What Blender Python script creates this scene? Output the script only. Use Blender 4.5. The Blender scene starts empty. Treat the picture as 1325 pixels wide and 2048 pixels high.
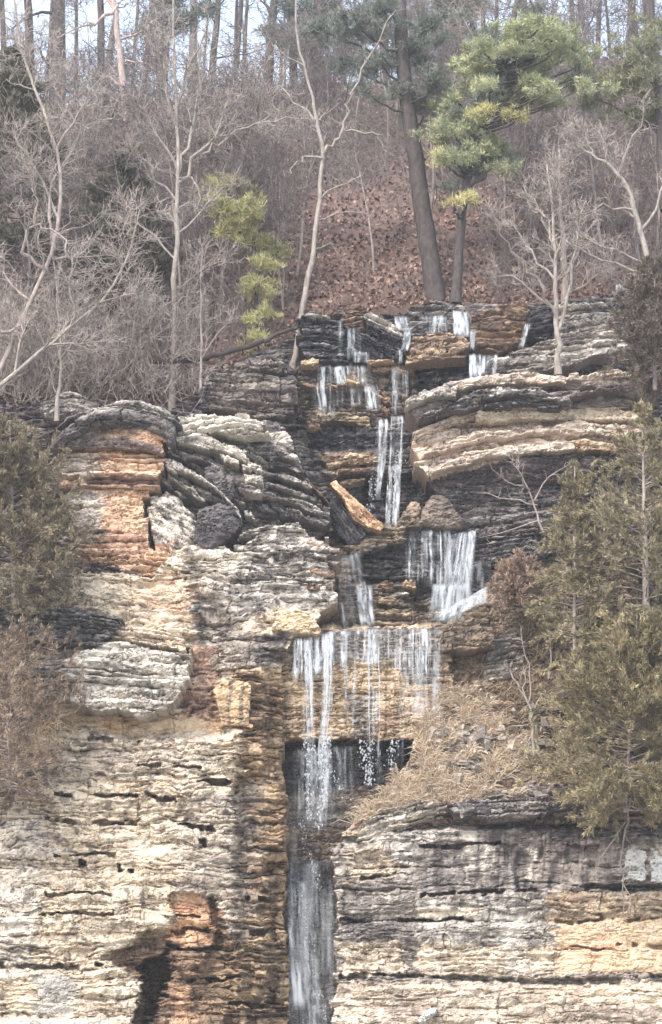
import bpy, math, random
import numpy as np
R = math.radians
scene = bpy.context.scene
C = scene.collection
# ------------------------------------------------------------------ camera, sky, sun, exposure
CAM = np.array((0.0, -55.0, 2.0)); TILT = R(15.0); FPX = 4550.0
cam = bpy.data.cameras.new("camera"); camo = bpy.data.objects.new("camera", cam); C.objects.link(camo)
camo.location = CAM; camo.rotation_euler = (R(90) + TILT, 0, 0)
cam.sensor_fit = 'VERTICAL'; cam.sensor_height = 24.0; cam.lens = 24.0 * FPX / 2048.0
cam.clip_start = 0.5; cam.clip_end = 3000
scene.camera = camo
SUN_ELEV, SUN_AZ = R(42), R(215)          # azimuth clockwise from +Y: front left of the cliff
w = bpy.data.worlds.new("World"); scene.world = w; w.use_nodes = True
nt = w.node_tree; bg = nt.nodes['Background']
sky = nt.nodes.new('ShaderNodeTexSky'); sky.sky_type = 'NISHITA'; sky.sun_disc = False
sky.sun_elevation = SUN_ELEV; sky.sun_rotation = SUN_AZ
sky.air_density = 1.0; sky.dust_density = 6.0; sky.ozone_density = 1.0
# thin high cloud over most of the sky
wtc = nt.nodes.new('ShaderNodeTexCoord'); wn = nt.nodes.new('ShaderNodeTexNoise'); wn.inputs['Scale'].default_value = 3.0; wn.inputs['Detail'].default_value = 5
nt.links.new(wtc.outputs['Generated'], wn.inputs['Vector'])
wr = nt.nodes.new('ShaderNodeMapRange'); wr.inputs['From Min'].default_value = .35; wr.inputs['From Max'].default_value = .65; wr.inputs['To Min'].default_value = .55; wr.inputs['To Max'].default_value = .85
nt.links.new(wn.outputs['Fac'], wr.inputs['Value'])
wm = nt.nodes.new('ShaderNodeMix'); wm.data_type = 'RGBA'; wm.inputs['B'].default_value = (5.6, 6.2, 7.0, 1)
# the cloud thins out towards the ridge, where the sky shows pale blue
wsx = nt.nodes.new('ShaderNodeSeparateXYZ'); nt.links.new(wtc.outputs['Generated'], wsx.inputs[0])
wy = nt.nodes.new('ShaderNodeMapRange'); wy.inputs['From Min'].default_value = .2; wy.inputs['From Max'].default_value = .85; wy.inputs['To Min'].default_value = 1.05; wy.inputs['To Max'].default_value = .5
nt.links.new(wsx.outputs['Y'], wy.inputs['Value'])
wmu = nt.nodes.new('ShaderNodeMath'); wmu.operation = 'MULTIPLY'; nt.links.new(wr.outputs[0], wmu.inputs[0]); nt.links.new(wy.outputs[0], wmu.inputs[1])
nt.links.new(wmu.outputs[0], wm.inputs['Factor']); nt.links.new(sky.outputs[0], wm.inputs['A'])
nt.links.new(wm.outputs['Result'], bg.inputs[0]); bg.inputs[1].default_value = 0.14
sl = bpy.data.lights.new("sun", 'SUN'); sl.energy = 1.5; sl.angle = R(20); sl.color = (1.0, 0.93, 0.84)
so = bpy.data.objects.new("sun", sl); C.objects.link(so)
so.rotation_euler = (R(90) - SUN_ELEV, 0, -SUN_AZ + math.pi)
so.location = (-20, -40, 60)
vs = scene.view_settings
scene.display_settings.display_device = 'sRGB'
vs.view_transform = 'Standard'; vs.look = 'None'; vs.gamma = 1.0; vs.use_curve_mapping = False
vs.exposure = 1.45
scene.cycles.max_bounces = 6; scene.cycles.transparent_max_bounces = 24
scene.cycles.use_denoising = True

# ------------------------------------------------------------------ helpers
GAIN = 0.9; SAT = 0.76
def lin(c):
    c = np.array(c, float) / 255.0
    c = np.where(c <= 0.04045, c / 12.92, ((c + 0.055) / 1.055) ** 2.4)
    g = (c * np.array((.25, .6, .15))).sum(-1, keepdims=True)
    return g + (c - g) * SAT
def cap(c, lo=.006, hi=.68):
    c = np.maximum(c, lo); return c * np.minimum(1, hi / c.max(-1, keepdims=True))
def alb(c): return cap(lin(c) / GAIN, .004)

_ct, _st = math.cos(TILT), math.sin(TILT)
def P(px, py, y):
    """point at depth y (metres behind the plane of the cliff foot) seen at photo pixel px,py"""
    px, py, y = np.broadcast_arrays(np.asarray(px, float), np.asarray(py, float), np.asarray(y, float))
    a = (px - 662.5) / FPX; b = (1024.0 - py) / FPX
    dy = _ct - b * _st; dz = _st + b * _ct
    s = (y - CAM[1]) / dy
    return np.stack([CAM[0] + a * s, y + 0 * s, CAM[2] + dz * s], -1)
def mpp(y): return (y - CAM[1]) / _ct / FPX      # metres per photo pixel at depth y

def h2(ix, iy, s):
    ix = np.asarray(ix).astype(np.int64); iy = np.asarray(iy).astype(np.int64)
    n = (ix * 374761393 + iy * 668265263 + int(s) * 1442695041) & 0xffffffff
    n = ((n ^ (n >> 13)) * 1274126177) & 0xffffffff
    n = ((n ^ (n >> 15)) * 2246822519) & 0xffffffff
    n = n ^ (n >> 16)
    return n / 4294967296.0
def vnoise(x, y, s):
    x = np.asarray(x, float); y = np.asarray(y, float)
    ix = np.floor(x); iy = np.floor(y); fx = x - ix; fy = y - iy
    fx = fx * fx * (3 - 2 * fx); fy = fy * fy * (3 - 2 * fy)
    a = h2(ix, iy, s); b = h2(ix + 1, iy, s); c = h2(ix, iy + 1, s); d = h2(ix + 1, iy + 1, s)
    return (a + (b - a) * fx) * (1 - fy) + (c + (d - c) * fx) * fy
def fbm(x, y, s, o=4, g=0.55):
    t = 0; a = 1.0; n = 0
    for i in range(o):
        t = t + a * vnoise(x * 2 ** i + 17.3 * i, y * 2 ** i + 9.1 * i, s + i * 7); n += a; a *= g
    return t / n                                  # 0..1
def sst(a, b, x):
    t = np.clip((x - a) / (b - a), 0, 1); return t * t * (3 - 2 * t)
def sdist(u, v, poly):
    """signed distance, positive inside"""
    p = np.asarray(poly, float); q = np.roll(p, -1, 0)
    d = np.full(u.shape, 1e9); ins = np.zeros(u.shape, bool)
    for (x0, y0), (x1, y1) in zip(p, q):
        ex, ey = x1 - x0, y1 - y0; L = ex * ex + ey * ey + 1e-9
        t = np.clip(((u - x0) * ex + (v - y0) * ey) / L, 0, 1)
        d = np.minimum(d, (u - x0 - t * ex) ** 2 + (v - y0 - t * ey) ** 2)
        c = ((y0 > v) != (y1 > v))
        if abs(ey) > 1e-9: ins ^= c & (u < x0 + (v - y0) * ex / ey)
    d = np.sqrt(d)
    return np.where(ins, d, -d)
def wmask(u, v, poly, soft):
    p = np.asarray(poly, float); m = soft + 4
    b = (u > p[:, 0].min() - m) & (u < p[:, 0].max() + m) & (v > p[:, 1].min() - m) & (v < p[:, 1].max() + m)
    out = np.zeros(u.shape)
    if b.any(): out[b] = sst(-soft, soft, sdist(u[b], v[b], p))
    return out

def tag(o, label=None, cat=None, group=None, kind=None):
    if label: o['label'] = label
    if cat: o['category'] = cat
    if group: o['group'] = group
    if kind: o['kind'] = kind
    return o
def empty(name, loc, label=None, cat=None, group=None):
    o = bpy.data.objects.new(name, None); C.objects.link(o); o.location = loc; o.empty_display_size = 0.3
    return tag(o, label, cat, group)
def build(name, V, F, m, parent=None, col=None, smooth=False):
    """one mesh object; F = list of (n,k) index arrays; vertices in world space"""
    V = np.asarray(V, np.float64).reshape(-1, 3)
    org = np.array(parent.location) if parent is not None else np.array((V[:, 0].mean(), V[:, 1].mean(), V[:, 2].min()))
    if parent is not None and parent.parent is not None: org = org + np.array(parent.parent.location)
    me = bpy.data.meshes.new(name)
    F = [np.asarray(f, np.int32) for f in F if len(f)]
    nl = sum(f.size for f in F); nf = sum(len(f) for f in F)
    me.vertices.add(len(V)); me.loops.add(nl); me.polygons.add(nf)
    me.vertices.foreach_set('co', (V - org).astype(np.float32).ravel())
    me.loops.foreach_set('vertex_index', np.concatenate([f.ravel() for f in F]))
    tot = np.concatenate([np.full(len(f), f.shape[1], np.int32) for f in F])
    st = np.concatenate(([0], np.cumsum(tot)[:-1])).astype(np.int32)
    me.polygons.foreach_set('loop_start', st); me.polygons.foreach_set('loop_total', tot)
    me.polygons.foreach_set('use_smooth', np.full(nf, smooth))
    if col is not None:
        at = me.color_attributes.new('Col', 'FLOAT_COLOR', 'POINT')
        at.data.foreach_set('color', np.asarray(col, np.float32).ravel())
    me.update(calc_edges=True)
    me.materials.append(m)
    o = bpy.data.objects.new(name, me); C.objects.link(o)
    if parent is not None: o.parent = parent
    else: o.location = org
    return o

def pcol(rg, N, pal):
    pal = np.array([alb(c) for c in pal]); i = rg.integers(0, len(pal), N); j = rg.integers(0, len(pal), N); f = rg.random((N, 1))
    return pal[i] * f + pal[j] * (1 - f)

# ------------------------------------------------------------------ materials
def mat(name, base=None, rough=0.9, attr=False, var=0.25, vscale=(6, 6, 6), bump=0.0, bscale=20, alpha=None, spec=0.3, veins=0):
    m = bpy.data.materials.new(name); m.use_nodes = True
    n = m.node_tree.nodes; l = m.node_tree.links; b = n['Principled BSDF']
    b.inputs['Roughness'].default_value = rough; b.inputs['Specular IOR Level'].default_value = spec
    tc = n.new('ShaderNodeTexCoord'); mp = n.new('ShaderNodeMapping'); mp.inputs['Scale'].default_value = vscale
    l.new(tc.outputs['Object'], mp.inputs['Vector'])
    nz = n.new('ShaderNodeTexNoise'); nz.inputs['Scale'].default_value = 1.0; nz.inputs['Detail'].default_value = 6; nz.inputs['Roughness'].default_value = 0.65
    l.new(mp.outputs[0], nz.inputs['Vector'])
    mr = n.new('ShaderNodeMapRange'); mr.inputs['From Min'].default_value = 0.3; mr.inputs['From Max'].default_value = 0.7
    mr.inputs['To Min'].default_value = 1 - var; mr.inputs['To Max'].default_value = 1 + var * 0.8
    l.new(nz.outputs['Fac'], mr.inputs['Value'])
    mx = n.new('ShaderNodeMix'); mx.data_type = 'RGBA'; mx.blend_type = 'MULTIPLY'; mx.inputs['Factor'].default_value = 1
    cb = n.new('ShaderNodeCombineColor')
    for i in range(3): l.new(mr.outputs[0], cb.inputs[i])
    l.new(cb.outputs[0], mx.inputs['B'])
    if attr:
        a = n.new('ShaderNodeAttribute'); a.attribute_name = 'Col'
        l.new(a.outputs['Color'], mx.inputs['A'])
        rr = n.new('ShaderNodeMapRange'); rr.inputs['To Min'].default_value = rough; rr.inputs['To Max'].default_value = 0.28
        l.new(a.outputs['Alpha'], rr.inputs['Value']); l.new(rr.outputs[0], b.inputs['Roughness'])
    else:
        mx.inputs['A'].default_value = (*base, 1)
    l.new(mx.outputs['Result'], b.inputs['Base Color'])
    if veins:
        mp3 = n.new('ShaderNodeMapping'); mp3.inputs['Scale'].default_value = (7.5, 7.5, 17); l.new(tc.outputs['Object'], mp3.inputs['Vector'])
        n3 = n.new('ShaderNodeTexNoise'); n3.inputs['Scale'].default_value = 1; n3.inputs['Detail'].default_value = 3.5; n3.inputs['Roughness'].default_value = .6; n3.inputs['Distortion'].default_value = .6
        l.new(mp3.outputs[0], n3.inputs['Vector'])
        s3 = n.new('ShaderNodeMath'); s3.operation = 'SUBTRACT'; s3.inputs[1].default_value = .5; l.new(n3.outputs['Fac'], s3.inputs[0])
        a3 = n.new('ShaderNodeMath'); a3.operation = 'ABSOLUTE'; l.new(s3.outputs[0], a3.inputs[0])
        r3 = n.new('ShaderNodeMapRange'); r3.inputs['From Min'].default_value = .004; r3.inputs['From Max'].default_value = .05; r3.inputs['To Min'].default_value = 1; r3.inputs['To Max'].default_value = 0
        l.new(a3.outputs[0], r3.inputs['Value'])
        n4 = n.new('ShaderNodeTexNoise'); n4.inputs['Scale'].default_value = 1.6; n4.inputs['Detail'].default_value = 3; l.new(tc.outputs['Object'], n4.inputs['Vector'])
        r4 = n.new('ShaderNodeMapRange'); r4.inputs['From Min'].default_value = .36; r4.inputs['From Max'].default_value = .56; r4.inputs['To Max'].default_value = veins; l.new(n4.outputs['Fac'], r4.inputs['Value'])
        m4 = n.new('ShaderNodeMath'); m4.operation = 'MULTIPLY'; l.new(r3.outputs[0], m4.inputs[0]); l.new(r4.outputs[0], m4.inputs[1])
        mv = n.new('ShaderNodeMix'); mv.data_type = 'RGBA'; mv.blend_type = 'MULTIPLY'; mv.inputs['B'].default_value = (.34, .29, .26, 1)
        l.new(m4.outputs[0], mv.inputs['Factor']); l.new(mx.outputs['Result'], mv.inputs['A']); l.new(mv.outputs['Result'], b.inputs['Base Color'])
    if bump:
        n2 = n.new('ShaderNodeTexNoise'); n2.inputs['Scale'].default_value = bscale; n2.inputs['Detail'].default_value = 8; n2.inputs['Roughness'].default_value = 0.7
        l.new(tc.outputs['Object'], n2.inputs['Vector'])
        bp = n.new('ShaderNodeBump'); bp.inputs['Strength'].default_value = bump; bp.inputs['Distance'].default_value = 0.05
        l.new(n2.outputs['Fac'], bp.inputs['Height']); l.new(bp.outputs[0], b.inputs['Normal'])
    if alpha is not None:
        b.inputs['Alpha'].default_value = alpha
    return m
M_ROCK = mat('layered_sandstone', attr=True, rough=0.92, var=0.16, vscale=(7, 7, 16), bump=0.18, bscale=9, veins=.85)
M_ICE = mat('ice', attr=True, rough=.35, var=.12, vscale=(5, 5, 5), bump=.2, bscale=7)
M_HILL = mat('leaf_litter', attr=True, rough=0.95, var=0.35, vscale=(5, 5, 5), bump=0.8, bscale=9)
# ------------------------------------------------------------------ rock
PAL = dict(
 cream=dict(c0=(236,217,188), c1=(212,190,162), dk=(108,94,82), lt=(246,232,210)),
 tan=dict(c0=(205,176,138), c1=(170,140,108), dk=(105,86,70), lt=(232,210,174)),
 gully=dict(c0=(182,150,112), c1=(140,112,84), dk=(84,66,54), lt=(214,188,146)),
 grey=dict(c0=(186,177,168), c1=(140,131,125), dk=(66,60,60), lt=(226,219,208)),
 pale=dict(c0=(226,216,202), c1=(186,176,166), dk=(76,70,68), lt=(246,240,230)),
 darkgrey=dict(c0=(122,114,113), c1=(88,81,83), dk=(52,47,50), lt=(188,180,174)),
 black=dict(c0=(70,66,72), c1=(50,47,54), dk=(34,32,38), lt=(150,146,150)),
 orange=dict(c0=(238,200,162), c1=(218,172,134), dk=(150,110,88), lt=(248,222,190)),
 rust=dict(c0=(236,184,136), c1=(206,152,110), dk=(124,86,66), lt=(246,208,166)),
 brown=dict(c0=(150,120,96), c1=(112,88,74), dk=(66,52,48), lt=(196,160,120)),
 pink=dict(c0=(228,208,188), c1=(200,176,158), dk=(118,100,92), lt=(244,228,208)),
 purple=dict(c0=(118,102,102), c1=(92,80,84), dk=(60,52,58), lt=(158,140,134)),
 wet=dict(c0=(150,128,102), c1=(112,98,86), dk=(66,60,62), lt=(186,164,130)),
 ice=dict(c0=(250,247,242), c1=(232,230,226), dk=(168,172,172), lt=(255,253,250)),
 soil=dict(c0=(180,158,136), c1=(144,126,112), dk=(90,78,72), lt=(216,196,170)),
)
KEYS = ('c0', 'c1', 'dk', 'lt')
def smoothgrid(lo, hi, step, xlo, xhi, big):
    a = np.arange(lo, hi + step, step)
    l = np.arange(xlo, lo, big) if xlo < lo else np.array([])
    r = np.arange(a[-1] + big, xhi + big, big) if xhi > hi else np.array([])
    return np.concatenate([l, a, r])

def rock(name, poly, y, pal, th=(7, 16), amp=0.10, groove=0.10, gw=3.0, bl=(30, 120), cth=None, camp=0.2, cgroove=0.2, dip=0.0, arch=0.0,
         wob=6, wav=5, gth=.42, jnt=.4, pit=.035, crk=.08, macro=.12, ragged=18, rough=0.032, edge=0.25, er=12, dydv=0.0, dydu=0.0, speck=0.6, sth=0.56, streak=0.0, beds=0.2, warp=5, wet=0.0, paints=(), depth=(),
         step=2.0, seed=1, parent=None, back=0.8, gu=None, gv=None, m=None, ssx=13, ssy=5, light=0.5):
    poly = np.asarray(poly, float)
    if gu is None: gu = np.arange(poly[:, 0].min() - 8, poly[:, 0].max() + 8 + step, step)
    if gv is None: gv = np.arange(poly[:, 1].min() - 8, poly[:, 1].max() + 8 + step, step)
    u, v = np.meshgrid(gu, gv)
    s = seed * 131
    wu = u + warp * 2 * (fbm(u / 26, v / 26, s + 1) - .5) + warp * (fbm(u / 8, v / 8, s + 2, 2) - .5)
    wv = v + warp * 1.6 * (fbm(u / 30, v / 22, s + 3) - .5) + warp * .8 * (fbm(u / 9, v / 7, s + 4, 2) - .5)
    sd = sdist(wu, wv, poly)
    uc = poly[:, 0].mean(); hw = (poly[:, 0].max() - poly[:, 0].min()) / 2 + 1e-6
    # fields
    pl = PAL[pal] if isinstance(pal, str) else pal
    fld = {k: np.broadcast_to(lin(pl[k]), u.shape + (3,)).copy() for k in KEYS}
    par = dict(speck=speck, streak=streak, amp=amp, groove=groove, camp=camp, cgroove=cgroove, rough=rough, wet=wet, beds=beds, light=light)
    par = {k: np.full(u.shape, float(x)) for k, x in par.items()}
    for pz in paints:
        pz = dict(pz); sf = pz.pop('soft', 7); nn = sf * .35 + 3
        k = wmask(wu + nn * 10 * (fbm(u / 44, v / 9, s + 60, 4, .65) - .5), wv + nn * 3 * (fbm(u / 30, v / 24, s + 61, 4, .65) - .5), pz.pop('poly'), 3 + sf * .25) * pz.pop('k', 1.0)
        pp = pz.pop('pal', None)
        if pp:
            pp = PAL[pp] if isinstance(pp, str) else pp
            for q in KEYS: fld[q] = fld[q] * (1 - k[..., None]) + lin(pp[q]) * k[..., None]
        for q, x in pz.items(): par[q] = par[q] * (1 - k) + x * k
    Y = y + dydv * (v - poly[:, 1].mean()) + dydu * (u - uc)
    for dz in depth:
        z = 1 if dz[2] >= 5 else 0
        k = wmask(wu + z * 34 * (fbm(u / 40, v / 8, s + 62, 4, .6) - .5), wv + (14 if z else 16) * (fbm(u / (30 if z else 48), v / 20, s + 63, 3) - .5), dz[0], max(1.5, dz[2] * .6))
        if not z: k = k * sst(.36, .5, fbm(u / 34, v / 60, s + 64, 3))
        Y = Y * (1 - k) + (dz[1] if len(dz) < 4 else Y + dz[1]) * k
    # beds
    w = v - dip * (u - uc) - arch * ((u - uc) / hw) ** 2 + wob * 2 * (fbm(u / 150, v / 70, s + 5, 3) - .5) + wav * 2 * (fbm(u / 46, v / 24, s + 16, 3) - .5) + 3.0 * (fbm(u / 13, v / 9, s + 6, 2) - .5)
    rel = np.zeros(u.shape)
    def layers(tmin, tmax, k):
        rg = np.random.default_rng(s + k); t = []; a = w.min() - 60
        while a < w.max() + 60:
            t.append(a); a += tmin + (tmax - tmin) * 1.25 * rg.random() ** 2.2
        t.append(a); t = np.array(t)
        i = np.clip(np.searchsorted(t, w) - 1, 0, len(t) - 2)
        h = t[i + 1] - t[i]; f = (w - t[i]) / h
        return i, f, h
    def courses(tmin, tmax, k, A, G, bl, gw):
        i, f, h = layers(tmin, tmax, k)
        ln = bl[0] + (bl[1] - bl[0]) * h2(i, 0, s + k + 1)
        bx = (u + 700 * h2(i, 1, s + k + 2) + 14 * (fbm(u / 30, v / 12, s + k + 3, 2) - .5)) / ln
        b = np.floor(bx); fb = bx - b
        pr = h2(i, b, s + k + 4) - .5 + .7 * (h2(i, 5, s + k + 5) - .5)
        # neighbouring block value blended for soft variation along the bed
        en = np.minimum(f, 1 - f) * h; eb = np.minimum(fb, 1 - fb) * ln
        fade = np.clip(3.4 * (fbm(u / 27 + i * 3.7, v / 22, s + k + 6, 3) - gth), 0, 1)
        g = np.clip(1 - en / gw, 0, 1) ** 1.3 * fade + jnt * np.clip(1 - eb / (gw * .8), 0, 1) * (h2(i, b, s + k + 8) > .45)
        nose = (1 - np.abs(2 * f - .9)) * .35
        return i, b, (A * pr + A * nose - G * np.minimum(g, 1)), pr, f
    if cth:
        i, b, rr, pr, f = courses(cth[0], cth[1], 500, par['camp'], par['cgroove'], (bl[0] * 2, bl[1] * 2), gw * 1.5)
        rel += rr; tone_c = h2(i, b, s + 501)
    else: tone_c = .5
    i, b, rr, pr, f = courses(th[0], th[1], 900, par['amp'], par['groove'], bl, gw)
    rel += rr
    rel += par['rough'] * 3.2 * (fbm(u / 22, w / 11, s + 9, 5, .62) - .5)
    rel -= pit * sst(.5, .66, fbm(u / 12, w / 5.5, s + 17, 4, .6)) - pit * .8 * sst(.55, .7, fbm(u / 15 + 9, w / 7, s + 18, 4, .6))
    rel -= crk * (1 - sst(0, .055, np.abs(fbm(u / 21, w / 8.5, s + 50, 3) - .5))) * sst(.35, .55, fbm(u / 50, v / 40, s + 51, 2))
    rel += macro * 2.4 * (fbm(u / 75, v / 48, s + 19, 3) - .5)
    sd = sd + ragged * min(1, hw / 90) * (h2(i, 9, s + 40) + .6 * h2(i, b, s + 41) - .8) * sst(0, 6, np.abs(wu - uc) / hw * 12 - 3)
    if edge: rel -= edge * (.5 if name == 'boulder' else .2) * (1 - np.sqrt(np.clip(sd / er, 0, 1) * (2 - np.clip(sd / er, 0, 1))))
    # colour: differences of bed, lichen, staining and wear; some paints add shade
    n1 = sst(.36, .64, fbm(u / 80 + s, v / 45, s + 20, 4))[..., None]
    col = fld['c0'] * (1 - n1) + fld['c1'] * n1
    tb = h2(i, b, s + 30); tl = h2(i, 3, s + 31)
    col *= (.82 + .24 * tb + .12 * (tone_c - .5))[..., None]
    kb = (par['beds'] * ((tl > .74) * .75 + (tb > .86) * .6))[..., None] * sst(.35, .6, fbm(u / 45, v / 30, s + 33, 2))[..., None] * 1.6
    kb = np.clip(kb, 0, .9); col = col * (1 - kb) + fld['dk'] * kb
    n2 = fbm(u / ssx, w / ssy, s + 21, 4, .6) + .14 * (fbm(u / 60, v / 50, s + 22, 3) - .5) * 2
    k2 = (sst(sth - .02, sth + .09, n2) * par['speck'])[..., None]
    col = col * (1 - k2) + fld['dk'] * k2
    n6 = np.abs(fbm(u / (ssx * 1.5), w / (ssy * 1.5), s + 27, 4, .55) - .5)
    k6 = ((1 - sst(.004, .04, n6)) * par['speck'] * .75)[..., None]
    col = col * (1 - k6) + fld['dk'] * k6
    n3 = fbm(u / (ssx * 1.2) + 40, w / (ssy * .9), s + 23, 4, .6)
    k3 = (sst(.56, .68, n3) * par['light'])[..., None]
    col = col * (1 - k3) + fld['lt'] * k3
    if (np.asarray(par['streak']) > 0).any():
        n4 = fbm(u / 11, v / 130, s + 24, 4, .6)
        k4 = (sst(.5, .66, n4) * par['streak'])[..., None]
        col = col * (1 - k4) + fld['dk'] * k4
        n5 = fbm(u / 12 + 31, v / 150, s + 25, 4, .6)
        k5 = (sst(.6, .7, n5) * par['streak'] * .6)[..., None]
        col = col * (1 - k5) + fld['lt'] * k5
    col = cap(col / GAIN)
    pts = P(u, v, Y); pts[..., 1] -= rel
    rgba = np.concatenate([col, np.clip(par['wet'], 0, 1)[..., None]], -1)
    ins = sd > 0
    q = ins[:-1, :-1] & ins[1:, :-1] & ins[:-1, 1:] & ins[1:, 1:]
    idx = np.arange(u.size).reshape(u.shape)
    r, c = np.nonzero(q)
    quads = np.stack([idx[r + 1, c], idx[r + 1, c + 1], idx[r, c + 1], idx[r, c]], -1)
    # skirt: the block's sides, run back into the cliff
    e = np.concatenate([quads[:, [0, 1]], quads[:, [1, 2]], quads[:, [2, 3]], quads[:, [3, 0]]])
    key = np.sort(e, 1).astype(np.int64); key = key[:, 0] * u.size + key[:, 1]
    uq, inv, cnt = np.unique(key, return_inverse=True, return_counts=True)
    e = e[cnt[inv] == 1]
    used = np.unique(quads); rm = np.full(u.size, -1); rm[used] = np.arange(len(used))
    V = pts.reshape(-1, 3)[used]; Co = rgba.reshape(-1, 4)[used]
    quads = rm[quads]; e = rm[e]
    bv = np.unique(e); bm_ = np.full(len(V), -1); bm_[bv] = len(V) + np.arange(len(bv))
    Vb = V[bv].copy(); Vb[:, 1] += back
    # sides get the rock's own mean colour, mottled in space rather than smeared back from the front
    fr = np.full(len(V), -1); fr[bv] = len(V) + len(bv) + np.arange(len(bv))
    av = Co.mean(0)[None] * (.55 + .9 * fbm(V[bv, 0] * 2.2, V[bv, 2] * 2.6, s + 70, 3))[:, None]; av[:, 3] = Co[bv, 3]
    Vf = V[bv].copy()
    V = np.concatenate([V, Vb, Vf]); Co = np.concatenate([Co, av, av])
    side = np.stack([fr[e[:, 1]], fr[e[:, 0]], bm_[e[:, 0]], bm_[e[:, 1]]], -1)
    return build(name, V, [quads, side], m or M_ROCK, parent, Co)

def thing_rock(name, label, cat, *a, group=None, **k):
    return tag(rock(name, *a, **k), label, cat, group)
# ------------------------------------------------------------------ setting: hillside, cliff walls, ground
RIDGE = [(-520, 250), (-100, 236), (140, 215), (300, 206), (480, 186), (600, 172), (800, 160), (1000, 140), (1200, 120), (1400, 108), (1850, 100)]
BASE = [(-520, 760, 3.2), (-100, 780, 3.0), (90, 800, 2.6), (340, 815, 2.6), (400, 770, 3.6), (480, 715, 4.6), (590, 665, 5.3), (640, 628, 5.8), (860, 604, 6.0), (1040, 604, 6.0), (1240, 585, 6.0), (1400, 640, 5.0), (1850, 700, 4.5)]
RY = 27.0
def hill_pt(px, t):
    """px = photo column, t = 0 at the cliff top .. 1 at the ridge, >1 on the plateau behind"""
    px = np.asarray(px, float); t = np.asarray(t, float)
    b = np.array(BASE, float); r = np.array(RIDGE, float)
    A = P(px, np.interp(px, b[:, 0], b[:, 1]) + 4, np.interp(px, b[:, 0], b[:, 2]) + .8)
    B = P(px, np.interp(px, r[:, 0], r[:, 1]), RY)
    tt = np.clip(t, 0, 1)[..., None]
    p = A * (1 - tt) + B * tt
    p[..., 2] += 0.9 * np.sin(np.pi * tt[..., 0]) * (fbm(px / 220, t * 3, 77, 3) - .45) * 2.4
    ex = np.clip(t - 1, 0, None)
    p[..., 1] += ex * 40; p[..., 0] *= (1 + ex * .8); p[..., 2] -= ex * 3
    lo = np.clip(-t, 0, None); p[..., 2] -= lo * 8; p[..., 1] += lo * 2
    return p
uu = np.linspace(-520, 1850, 420); tt = np.concatenate([[-.3], np.linspace(0, 1, 200), [1.05, 1.2, 1.6, 2.2]])
U, T = np.meshgrid(uu, tt)
hp = hill_pt(U, T); hp[..., 2] += .22 * (fbm(U / 14, T * 40, 41, 4) - .5)
n = fbm(U / 60, T * 14, 43, 4)[..., None]; n2 = fbm(U / 9, T * 90, 44, 3)[..., None]
kk = sst(.15, .8, T + .5 * (fbm(U / 120, T * 4, 46) - .5))[..., None]
hc = lin((116, 90, 80)) * (1 - kk) + lin((108, 90, 86)) * kk
hc = hc * (.72 + .56 * n) * (.7 + .6 * n2)
idx = np.arange(U.size).reshape(U.shape)
q = np.stack([idx[:-1, :-1], idx[:-1, 1:], idx[1:, 1:], idx[1:, :-1]], -1).reshape(-1, 4)
hc = np.concatenate([np.clip(hc / GAIN, .01, .6), np.zeros(U.shape + (1,))], -1)
tag(build('hillside', hp, [q], M_HILL, None, hc.reshape(-1, 4)), 'steep hillside of red brown leaf litter above the waterfall', 'hillside', kind='structure')
# ground at the foot
g = np.array([(-400, -400, 0), (400, -400, 0), (400, 3, 0), (-400, 3, 0)], float)
M_GROUND = mat('ground_grass', base=(.24, .22, .17), var=.4, vscale=(.6, .6, .6))
tag(build('ground', g, [np.array([[0, 1, 2, 3]])], M_GROUND), 'flat dry ground at the foot of the cliff', 'ground', kind='structure')

GU = smoothgrid(-30, 1356, 2.0, -520, 1850, 9.0)
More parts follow.
